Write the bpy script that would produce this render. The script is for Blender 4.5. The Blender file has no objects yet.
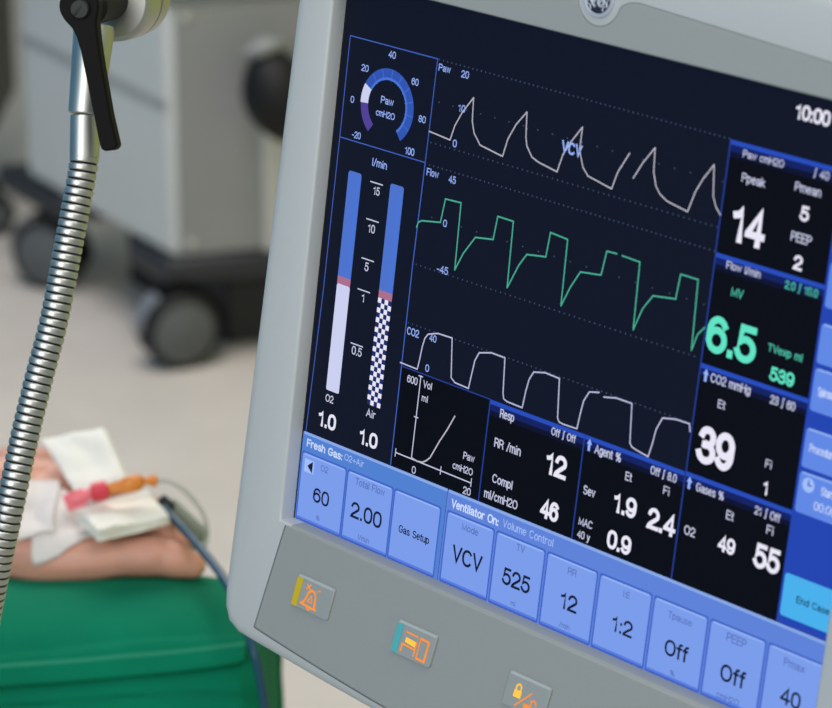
import bpy, bmesh, math, random
from mathutils import Vector, Matrix, noise
from mathutils.bvhtree import BVHTree
random.seed(7)
SC = bpy.context.scene
COL = SC.collection
PI = math.pi

# ------------------------------------------------------------------ camera, world, lamps, exposure
PITCH = math.radians(20.0)
EYE = Vector((0, 0, 1.55))
FPX = 3000.0
cd = bpy.data.cameras.new('camera')
cam = bpy.data.objects.new('camera', cd)
COL.objects.link(cam)
cam.location = EYE
cam.rotation_euler = (PI / 2 - PITCH, 0, 0)
cd.sensor_fit = 'HORIZONTAL'
cd.sensor_width = 36.0
cd.lens = FPX / 832 * 36.0
cd.clip_start = 0.05
cd.dof.use_dof = True
cd.dof.focus_distance = 1.205
cd.dof.aperture_fstop = cd.lens / 9.0
SC.camera = cam
SC.view_settings.view_transform = 'Standard'
SC.view_settings.look = 'None'
SC.view_settings.exposure = 0.0
SC.view_settings.gamma = 1.0
SC.view_settings.use_curve_mapping = False

w = bpy.data.worlds.new('ward_ambience')
SC.world = w
w.use_nodes = True
w.node_tree.nodes['Background'].inputs[0].default_value = (0.93, 0.97, 1.0, 1)
w.node_tree.nodes['Background'].inputs[1].default_value = 0.34

def area_lamp(name, loc, target, size, energy, colour):
    ld = bpy.data.lights.new(name, 'AREA')
    ld.shape = 'RECTANGLE'
    ld.size, ld.size_y = size
    ld.energy = energy
    ld.color = colour
    o = bpy.data.objects.new(name, ld)
    COL.objects.link(o)
    o.location = loc
    o.rotation_euler = (Vector(target) - Vector(loc)).to_track_quat('-Z', 'Y').to_euler()
    return o
area_lamp('left_key_light', (-1.45, -0.9, 2.1), (-0.2, 2.6, 0.6), (1.5, 1.3), 58, (1.0, 0.985, 0.95))  # added soft key light from the left; no window stands here
area_lamp('ceiling_panel_near', (0.5, 0.3, 2.75), (0.0, 1.3, 0.6), (1.2, 1.2), 17, (1.0, 0.97, 0.94))
area_lamp('ceiling_panel_far', (-0.6, 3.3, 2.75), (-0.6, 3.5, 0), (1.4, 1.2), 57, (1.0, 0.94, 0.89))

RIGHT = Vector((1, 0, 0))
FWD = Vector((0, math.cos(PITCH), -math.sin(PITCH)))
DOWN = Vector((0, -math.sin(PITCH), -math.cos(PITCH)))

def at(px, py, Y):
    """a point of the place at distance Y in front of the photographer, on the sight line of a photo position"""
    d = RIGHT * ((px - 416) / FPX) + DOWN * ((py - 354) / FPX) + FWD
    return EYE + d * (Y / d.y)

# ------------------------------------------------------------------ materials
def lin(c):
    return tuple((x / 12.92 if x <= 0.04045 else ((x + 0.055) / 1.055) ** 2.4) for x in (v / 255 for v in c))

MATS = {}
def mat(name, rgb, rough=0.5, metal=0.0, noise_amt=0.0, noise_scale=30.0, bump=0.0, bump_scale=200.0, spec=0.5, sss=0.0, alpha=1.0, trans=0.0, coat=0.0, sheen=0.0, detail=4.0):
    m = bpy.data.materials.new(name)
    m.use_nodes = True
    nt = m.node_tree
    b = nt.nodes['Principled BSDF']
    c = lin(rgb) + (1,)
    b.inputs['Base Color'].default_value = c
    b.inputs['Roughness'].default_value = rough
    b.inputs['Metallic'].default_value = metal
    b.inputs['Specular IOR Level'].default_value = spec
    b.inputs['Coat Weight'].default_value = coat
    b.inputs['Sheen Weight'].default_value = sheen
    b.inputs['Transmission Weight'].default_value = trans
    b.inputs['Alpha'].default_value = alpha
    if sss:
        b.inputs['Subsurface Weight'].default_value = sss
        b.inputs['Subsurface Radius'].default_value = (0.006, 0.0025, 0.0015)
        b.inputs['Subsurface Scale'].default_value = 1.0
    if noise_amt or bump:
        tc = nt.nodes.new('ShaderNodeTexCoord')
    if noise_amt:
        n = nt.nodes.new('ShaderNodeTexNoise')
        n.inputs['Scale'].default_value = noise_scale
        n.inputs['Detail'].default_value = detail
        nt.links.new(tc.outputs['Object'], n.inputs['Vector'])
        r = nt.nodes.new('ShaderNodeValToRGB')
        lo = [max(0, x * (1 - noise_amt)) for x in c[:3]]
        hi = [min(1, x * (1 + noise_amt)) for x in c[:3]]
        r.color_ramp.elements[0].position = 0.3
        r.color_ramp.elements[1].position = 0.7
        r.color_ramp.elements[0].color = lo + [1]
        r.color_ramp.elements[1].color = hi + [1]
        nt.links.new(n.outputs['Fac'], r.inputs['Fac'])
        nt.links.new(r.outputs['Color'], b.inputs['Base Color'])
    if bump:
        n2 = nt.nodes.new('ShaderNodeTexNoise')
        n2.inputs['Scale'].default_value = bump_scale
        nt.links.new(tc.outputs['Object'], n2.inputs['Vector'])
        bp = nt.nodes.new('ShaderNodeBump')
        bp.inputs['Strength'].default_value = bump
        bp.inputs['Distance'].default_value = 0.001
        nt.links.new(n2.outputs['Fac'], bp.inputs['Height'])
        nt.links.new(bp.outputs['Normal'], b.inputs['Normal'])
    MATS[name] = m
    return m

def glow(name, rgb, strength=1.0):
    """a lit display colour"""
    m = bpy.data.materials.new(name)
    m.use_nodes = True
    b = m.node_tree.nodes['Principled BSDF']
    b.inputs['Base Color'].default_value = (0.002, 0.002, 0.003, 1)
    b.inputs['Roughness'].default_value = 0.5
    b.inputs['Specular IOR Level'].default_value = 0.06
    b.inputs['Emission Color'].default_value = lin(rgb) + (1,)
    b.inputs['Emission Strength'].default_value = strength
    MATS[name] = m
    return m

mat('bezel_light', (180, 185, 186), 0.45, bump=0.08, bump_scale=900)
mat('panel_grey', (147, 152, 151), 0.55, bump=0.10, bump_scale=900)
mat('seam_dark', (96, 102, 102), 0.7)
mat('key_grey', (150, 157, 157), 0.5)
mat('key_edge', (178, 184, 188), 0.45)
mat('yellow_mark', (205, 178, 30), 0.5)
mat('teal_mark', (82, 176, 182), 0.5)
mat('gap_black', (8, 8, 10), 0.6)
mat('chrome', (222, 222, 220), 0.16, 1.0)
mat('badge_silver', (186, 192, 204), 0.4, 0.35)
mat('badge_dark', (34, 38, 54), 0.4, 0.0)
mat('steel', (192, 193, 188), 0.45, 1.0)
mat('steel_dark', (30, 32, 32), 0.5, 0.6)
mat('black_plastic', (7, 7, 8), 0.6, spec=0.15)
mat('black_rubber', (24, 25, 28), 0.65)
mat('wheel_hub', (84, 88, 90), 0.5)
mat('hood_highlight_grey', (120, 124, 132), 0.35)  # pale tone of the highlight painted on the hood
mat('cart_white', (196, 199, 196), 0.5, noise_amt=0.03, noise_scale=6)
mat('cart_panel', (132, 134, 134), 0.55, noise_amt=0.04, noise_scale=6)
mat('cart_groove', (150, 153, 152), 0.6)
mat('cart_base', (34, 37, 42), 0.5)
mat('bag_black', (13, 13, 13), 0.6, spec=0.3)
mat('floor_vinyl', (201, 194, 187), 0.5, noise_amt=0.05, noise_scale=9.0, detail=8, bump=0.04, bump_scale=60)
mat('wall_paint', (190, 196, 194), 0.7, noise_amt=0.02)
mat('wall_blue_tint', (44, 128, 182), 0.6, noise_amt=0.03)
mat('wall_yellow_tint', (196, 202, 108), 0.6, noise_amt=0.03)
mat('drape_green', (0, 116, 86), 0.9, noise_amt=0.10, noise_scale=16, bump=0.35, bump_scale=1400, spec=0.15)
mat('drape_stitch', (28, 134, 104), 0.85)
mat('skin', (206, 151, 131), 0.48, noise_amt=0.12, noise_scale=38, bump=0.15, bump_scale=420, sss=0.35)
mat('gauze', (238, 237, 228), 0.9, noise_amt=0.03, noise_scale=90, bump=0.5, bump_scale=900)
mat('tape', (226, 220, 216), 0.55, noise_amt=0.04, noise_scale=50, bump=0.3, bump_scale=500, alpha=0.86)
mat('pink_plastic', (240, 120, 132), 0.35)
mat('red_plastic', (214, 60, 78), 0.35)
mat('orange_plastic', (214, 128, 42), 0.35, noise_amt=0.08, noise_scale=80)
mat('clear_plastic', (185, 190, 186), 0.12, alpha=0.5)
mat('sensor_grey', (150, 160, 148), 0.5)
mat('sensor_dark', (30, 33, 34), 0.5)
mat('cable_blue', (18, 70, 96), 0.4)
mat('dark_unit', (46, 44, 40), 0.5)
mat('pale_label', (186, 185, 178), 0.5)

glow('lcd_black', (13, 19, 36))
glow('lcd_panel_black', (4, 6, 14))
glow('lcd_line', (66, 100, 196))
glow('lcd_line_dark', (36, 62, 150))
glow('lcd_text_blue', (150, 178, 250))
glow('lcd_text', (196, 200, 226))
glow('lcd_white', (232, 230, 246))
glow('lcd_teal', (80, 196, 172))
glow('lcd_teal_bright', (96, 226, 196))
glow('lcd_trace_white', (186, 184, 198))
glow('lcd_trace_green', (74, 176, 150))
glow('lcd_trace_co2', (190, 192, 224))
glow('lcd_dots', (70, 84, 116))
glow('lcd_header_top', (38, 76, 188))
glow('lcd_header', (17, 32, 98))
glow('lcd_header_low', (8, 14, 46))
glow('lcd_bar_left', (80, 128, 208))
glow('lcd_bar', (94, 130, 216))
glow('lcd_bar_top', (136, 168, 232))
glow('lcd_button', (122, 156, 234))
glow('lcd_button_top', (148, 180, 244))
glow('lcd_button_low', (88, 124, 222))
glow('lcd_gap', (64, 98, 196))
glow('lcd_key_ink', (18, 24, 52))
glow('lcd_grey_ink', (84, 108, 180))
glow('lcd_pale_ink', (205, 220, 255))
glow('lcd_bar_thin', (172, 196, 248))
glow('lcd_column', (34, 68, 176))
glow('lcd_side', (96, 136, 228))
glow('lcd_side_text', (200, 214, 250))
glow('lcd_cyan', (72, 176, 236))
glow('lcd_meter', (76, 114, 204))
glow('lcd_meter_low', (204, 208, 240))
glow('lcd_meter_mark', (170, 110, 140))
glow('lcd_meter_dark', (26, 44, 104))
glow('lcd_gauge', (48, 84, 178))
glow('lcd_gauge_edge', (72, 116, 214))
glow('lcd_gauge_purple', (80, 64, 150))
glow('lcd_icon_box', (160, 190, 250))
glow('led_orange', (255, 150, 60), 1.0)
glow('led_orange_hot', (255, 196, 70), 1.1)

# ------------------------------------------------------------------ object helpers
def link(name, me, m=None, parent=None):
    o = bpy.data.objects.new(name, me)
    COL.objects.link(o)
    if m:
        for x in (m if isinstance(m, (list, tuple)) else [m]):
            me.materials.append(MATS[x] if isinstance(x, str) else x)
    if parent:
        o.parent = parent
    return o

def tag(o, label=None, cat=None, group=None, kind=None):
    if label: o['label'] = label
    if cat: o['category'] = cat
    if group: o['group'] = group
    if kind: o['kind'] = kind
    return o

def empty(name, loc=(0, 0, 0), parent=None):
    o = bpy.data.objects.new(name, None)
    o.empty_display_size = 0.05
    COL.objects.link(o)
    o.location = loc
    if parent: o.parent = parent
    return o

def bm_obj(name, bm, m, parent=None, smooth=True, bevel=0.0, segs=3, angle=40, subsurf=0):
    bmesh.ops.recalc_face_normals(bm, faces=bm.faces[:])
    me = bpy.data.meshes.new(name)
    bm.to_mesh(me); bm.free()
    o = link(name, me, m, parent)
    if bevel:
        md = o.modifiers.new('bevel', 'BEVEL')
        md.width = bevel; md.segments = segs; md.limit_method = 'ANGLE'; md.angle_limit = math.radians(30)
    if subsurf:
        md = o.modifiers.new('sub', 'SUBSURF'); md.levels = subsurf; md.render_levels = subsurf
    if smooth:
        for p in me.polygons: p.use_smooth = True
        if not subsurf:
            me.set_sharp_from_angle(angle=math.radians(angle))
    return o

def add_box(bm, c, s, R=None):
    """box centred at c with full sizes s, R turns it"""
    vs = []
    for sx in (-1, 1):
        for sy in (-1, 1):
            for sz in (-1, 1):
                v = Vector((sx * s[0] / 2, sy * s[1] / 2, sz * s[2] / 2))
                if R: v = R @ v
                vs.append(bm.verts.new(Vector(c) + v))
    for f in ((0, 1, 3, 2), (4, 6, 7, 5), (0, 4, 5, 1), (2, 3, 7, 6), (0, 2, 6, 4), (1, 5, 7, 3)):
        bm.faces.new([vs[i] for i in f])

def frame_of(d):
    d = Vector(d).normalized()
    a = Vector((0, 0, 1)) if abs(d.z) < 0.9 else Vector((1, 0, 0))
    x = d.cross(a).normalized()
    return x, d.cross(x).normalized(), d

def add_lathe(bm, base, axis, prof, n=32, mi=None, caps=True):
    """prof: (radius, distance along axis[, material index of the band that starts here])"""
    x, y, d = frame_of(axis)
    rings = []
    for p in prof:
        rings.append([bm.verts.new(Vector(base) + d * p[1] + (x * math.cos(2 * PI * k / n) + y * math.sin(2 * PI * k / n)) * p[0]) for k in range(n)])
    for i in range(len(rings) - 1):
        for k in range(n):
            f = bm.faces.new((rings[i][k], rings[i][(k + 1) % n], rings[i + 1][(k + 1) % n], rings[i + 1][k]))
            if len(prof[i]) > 2: f.material_index = prof[i][2]
    if caps:
        bm.faces.new(rings[0]); bm.faces.new(rings[-1])

def catmull(pts, per=8):
    pts = [Vector(p) for p in pts]
    q = [pts[0] * 2 - pts[1]] + pts + [pts[-1] * 2 - pts[-2]]
    out = []
    for i in range(1, len(q) - 2):
        a, b, c, d = q[i - 1], q[i], q[i + 1], q[i + 2]
        for k in range(per):
            t = k / per
            out.append(0.5 * (2 * b + (c - a) * t + (2 * a - 5 * b + 4 * c - d) * t * t + (3 * b - a - 3 * c + d) * t ** 3))
    out.append(pts[-1])
    return out

def resample(pts, step):
    out = [pts[0]]; acc = 0.0
    for a, b in zip(pts, pts[1:]):
        L = (b - a).length
        if L == 0: continue
        while acc + L >= step:
            t = (step - acc) / L
            a = a + (b - a) * t
            out.append(a); L = (b - a).length; acc = 0.0
            if L == 0: break
        acc += L
    return out

def add_tube(bm, pts, rad, n=16, mis=None):
    pts = [Vector(p) for p in pts]
    rings = []
    nx = None
    for i, p in enumerate(pts):
        d = (pts[min(i + 1, len(pts) - 1)] - pts[max(i - 1, 0)]).normalized()
        if nx is None:
            nx = frame_of(d)[0]
        nx = (nx - d * nx.dot(d)).normalized()
        ny = d.cross(nx)
        r = rad(i) if callable(rad) else rad
        rings.append([bm.verts.new(p + (nx * math.cos(2 * PI * k / n) + ny * math.sin(2 * PI * k / n)) * r) for k in range(n)])
    for i in range(len(rings) - 1):
        for k in range(n):
            f = bm.faces.new((rings[i][k], rings[i][(k + 1) % n], rings[i + 1][(k + 1) % n], rings[i + 1][k]))
            if mis: f.material_index = mis(i)
    bm.faces.new(rings[0]); bm.faces.new(rings[-1])

def add_prism(bm, poly, z0, z1):
    a = [bm.verts.new((p[0], p[1], z0)) for p in poly]
    b = [bm.verts.new((p[0], p[1], z1)) for p in poly]
    n = len(poly)
    for i in range(n):
        bm.faces.new((a[i], a[(i + 1) % n], b[(i + 1) % n], b[i]))
    bm.faces.new(a[::-1]); bm.faces.new(b)

def mesh_of(o):
    dg = bpy.context.evaluated_depsgraph_get()
    dg.update()
    return bpy.data.meshes.new_from_object(o.evaluated_get(dg))

# ------------------------------------------------------------------ the setting
def slab(name, c, s, m):
    bm = bmesh.new(); add_box(bm, c, s)
    return tag(bm_obj(name, bm, m, smooth=False), kind='structure')
slab('floor', (0, 2.5, -0.05), (3.7, 9.4, 0.1), 'floor_vinyl')
slab('wall_back', (0, 7.25, 1.4), (3.7, 0.1, 2.8), 'wall_paint')
slab('wall_left', (-1.75, 2.5, 1.4), (0.1, 9.4, 2.8), 'wall_blue_tint')  # unseen wall, its blue put in to tint reflections in the metal arm
slab('wall_right', (1.85, 2.5, 1.4), (0.1, 9.4, 2.8), 'wall_yellow_tint')  # unseen wall, its yellow put in for the arm's right-edge reflections
slab('baseboard_back', (0, 7.185, 0.06), (3.4, 0.03, 0.12), 'panel_grey')

# ------------------------------------------------------------------ the ventilator monitor
RX = Vector((0.69376, 0.25318, -0.67424))     # screen right, photo-lens axes (right, down, forward)
RY = Vector((-0.10729, 0.96206, 0.25087))     # screen down
RZ = Vector((0.71217, -0.10171, 0.69460))     # into the screen
TT = Vector((0.008924, 0.090504, 1.197644))
def lens(v): return RIGHT * v.x + DOWN * v.y + FWD * v.z
wx, wy, wz = lens(RX), -lens(RY), -lens(RZ)
mon = empty('ventilator_monitor')
mon.matrix_world = Matrix.Translation(EYE + lens(TT)) @ Matrix((wx, wy, wz)).transposed().to_4x4()
tag(mon, 'pale grey ventilator monitor with lit screen showing breathing waveforms', 'medical monitor')
mon.rotation_mode = 'QUATERNION'

def U(u, v, w=0.0): return Vector((u / 1000, -v / 1000, w / 1000))   # millimetres on the face: right, down, out

def resample_n(pts, n):
    """n points, ends excluded at the far end, evenly along a polyline"""
    L = [0]
    for a, b in zip(pts, pts[1:]): L.append(L[-1] + math.dist(a, b))
    out = []
    for k in range(n):
        t = L[-1] * k / n
        i = max(j for j in range(len(L) - 1) if L[j] <= t)
        f = (t - L[i]) / (L[i + 1] - L[i])
        out.append((pts[i][0] + (pts[i + 1][0] - pts[i][0]) * f, pts[i][1] + (pts[i + 1][1] - pts[i][1]) * f))
    return out

CU = 57.0
def obot(u): return 66 - 7.4 * (abs(u - CU) / 162) ** 1.7
left_side = [(-104, -258), (-109.7, -214.7), (-114.1, -82.7), (-119, 42), (-118.6, 47), (-117.2, 51), (-114.6, 55)]
bottom_side = [(-114.6, 55), (-110.5, 57.8), (-105, 58.9)] + [(u, obot(u)) for u in range(-95, 210, 8)]
mir = lambda p: (2 * CU - p[0], p[1])
bottom_side += [mir((-105, 58.9)), mir((-110.5, 57.8)), mir((-114.6, 55))]
right_side = [mir(p) for p in reversed(left_side)]
top_side = [mir(left_side[0]), mir((-101, -262)), mir((-95, -264))] + [(u, -264 - 3 * (1 - ((u - CU) / 152) ** 2)) for u in range(200, -90, -10)] + [(-95, -264), (-101, -262), (-104, -258)]
NS = 40
outer = resample_n(left_side, NS) + resample_n(bottom_side, NS) + resample_n(right_side, NS) + resample_n(top_side, NS)
OL, OR_, OT, OB = -86.4, 195.0, -228.2, -0.3
opening = resample_n([(OL, OT), (OL, OB)], NS) + resample_n([(OL, OB), (OR_, OB)], NS) + resample_n([(OR_, OB), (OR_, OT)], NS) + resample_n([(OR_, OT), (OL, OT)], NS)
def inset(loop, d):
    n = len(loop); out = []
    for i in range(n):
        a, b = loop[i - 1], loop[(i + 1) % n]
        tx, ty = b[0] - a[0], b[1] - a[1]
        l = math.hypot(tx, ty)
        # loop runs down the left, along the bottom: the inside lies on (ty, -tx)
        out.append((loop[i][0] + ty / l * d, loop[i][1] - tx / l * d))
    return out
def scaled(loop, k, c=(57, -100)): return [(c[0] + (p[0] - c[0]) * k, c[1] + (p[1] - c[1]) * k) for p in loop]
bm = bmesh.new()
loops = [(scaled(outer, 0.72), -62), (scaled(outer, 0.86), -58), (scaled(outer, 0.955), -40), (scaled(outer, 0.985), -22), (scaled(outer, 0.995), -8),
         (outer, 1.0), (inset(outer, 0.9), 4.0), (inset(outer, 2.4), 6.4), (inset(outer, 4.6), 7.7), (inset(outer, 7.5), 8.0), (inset(opening, -1.2), 8.0), (inset(opening, -0.3), 7.6), (opening, 6.8), (opening, 0.4), (inset(opening, -1.5), -0.6)]
rings = [[bm.verts.new(U(p[0], p[1], h)) for p in lp] for lp, h in loops]
n = len(outer)
for a, b in zip(rings, rings[1:]):
    for k in range(n): bm.faces.new((a[k], a[(k + 1) % n], b[(k + 1) % n], b[k]))
bm.faces.new(rings[0])
bm.faces.ensure_lookup_table()
nl = len(loops)
for r_ in range(10, nl - 1):
    for k in list(range(NS + 1, 2 * NS)) + list(range(3 * NS, 4 * NS)):
        bm.faces[r_ * n + k].material_index = 1
bm_obj('housing', bm, ['bezel_light', 'panel_grey'], mon, angle=50)

def plate(name, poly, w0, w1, m, parent, bevel=0.0, **kw):
    bm = bmesh.new()
    add_prism(bm, [(p[0] / 1000, -p[1] / 1000) for p in poly], w0 / 1000, w1 / 1000)
    return bm_obj(name, bm, m, parent, bevel=bevel / 1000, segs=2, angle=35, **kw)

def arc(c, r, a0, a1, k): return [(c[0] + r * math.cos(math.radians(a0 + (a1 - a0) * i / k)), c[1] + r * math.sin(math.radians(a0 + (a1 - a0) * i / k))) for i in range(k + 1)]
def pbot(u): return 60.5 - 10.2 * (abs(u - CU) / 152.7) ** 1.7
key_poly = [(-82.4, 0.5), (-83.4, 3.4), (-95.7, 50.3)] + [(u, pbot(u)) for u in range(-90, 206, 8)] + [mir((-95.7, 50.3)), mir((-83.4, 3.4)), mir((-82.4, 0.5))]
def grow(poly, d):
    n = len(poly); out = []
    for i in range(n):
        a, b, c = poly[i - 1], poly[i], poly[(i + 1) % n]
        n1 = (-(b[1] - a[1]), b[0] - a[0]); n2 = (-(c[1] - b[1]), c[0] - b[0])
        l1, l2 = math.hypot(*n1), math.hypot(*n2)
        nx, ny = n1[0] / l1 + n2[0] / l2, n1[1] / l1 + n2[1] / l2
        l = math.hypot(nx, ny)
        out.append((b[0] + nx / l * d, b[1] + ny / l * d))
    return out
plate('seam', grow([(-82.8, 1.2)] + key_poly[1:-1] + [mir((-82.8, 1.2))], 0.35), 7.0, 8.1, 'seam_dark', mon)
kp = plate('control_panel', key_poly, 6.0, 8.45, 'panel_grey', mon, 0.9)
top_poly = [(-85.5, -228.5), (194.3, -228.5), (197.5, -238), (163, -240.6), (120, -243), (83.5, -244.9), (73.7, -245.4), (70, -245.0), (67.2, -244.0), (65.2, -242.6)]
top_poly += arc((54.2, -244.5), 10.8, 15, 165, 20)
top_poly += [mir2 for mir2 in [(43.2, -242.6), (41.2, -244.0), (38.4, -245.0), (34.7, -245.4), (25, -244.9), (-10, -243), (-50, -240.6), (-84, -238)]]
plate('seam', grow(top_poly, 0.35), 7.0, 8.1, 'seam_dark', mon)
plate('top_strip', top_poly, 7.0, 8.4, 'panel_grey', mon, 0.3)

# round badge with a script monogram
bm = bmesh.new()
add_lathe(bm, U(54.2, -244.5, 7.6), (0, 0, 1), [(0.0077, 0, 0), (0.0077, 0.0011, 0), (0.0072, 0.0016, 0), (0.0064, 0.0016, 0), (0.0060, 0.0012, 1), (0.0002, 0.0012, 1)], 40)
bd = bm_obj('badge', bm, ['badge_silver', 'badge_dark'], mon)
bm = bmesh.new()
def script(pts, r=0.00055):
    add_tube(bm, catmull([U(54.2 + x, -244.5 + y, 9.1) for x, y in pts], 6), r, 8)
script([(-0.4, -3.4), (-2.4, -3.9), (-3.6, -1.8), (-3.2, 1.0), (-1.9, 2.2), (-0.9, 0.6), (-1.6, -0.9), (-2.6, 0.2), (-2.0, 2.6), (-0.6, 3.6)])
script([(3.6, -3.2), (2.2, -4.0), (0.9, -2.9), (1.6, -1.2), (2.8, -0.8), (1.2, -0.2), (0.6, 1.6), (1.7, 3.0), (3.2, 2.2), (3.3, 0.7), (2.2, 0.5), (1.6, 1.6)])
for k in range(3):
    a = k * 2 * PI / 3 + 0.5
    script([(5.6 * math.cos(a + d), 5.6 * math.sin(a + d)) if j % 2 == 0 else (4.7 * math.cos(a + d), 4.7 * math.sin(a + d)) for j, d in enumerate((-0.5, -0.25, 0.0, 0.3, 0.5))], 0.0003)
bm_obj('monogram', bm, 'badge_silver', bd)

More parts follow.
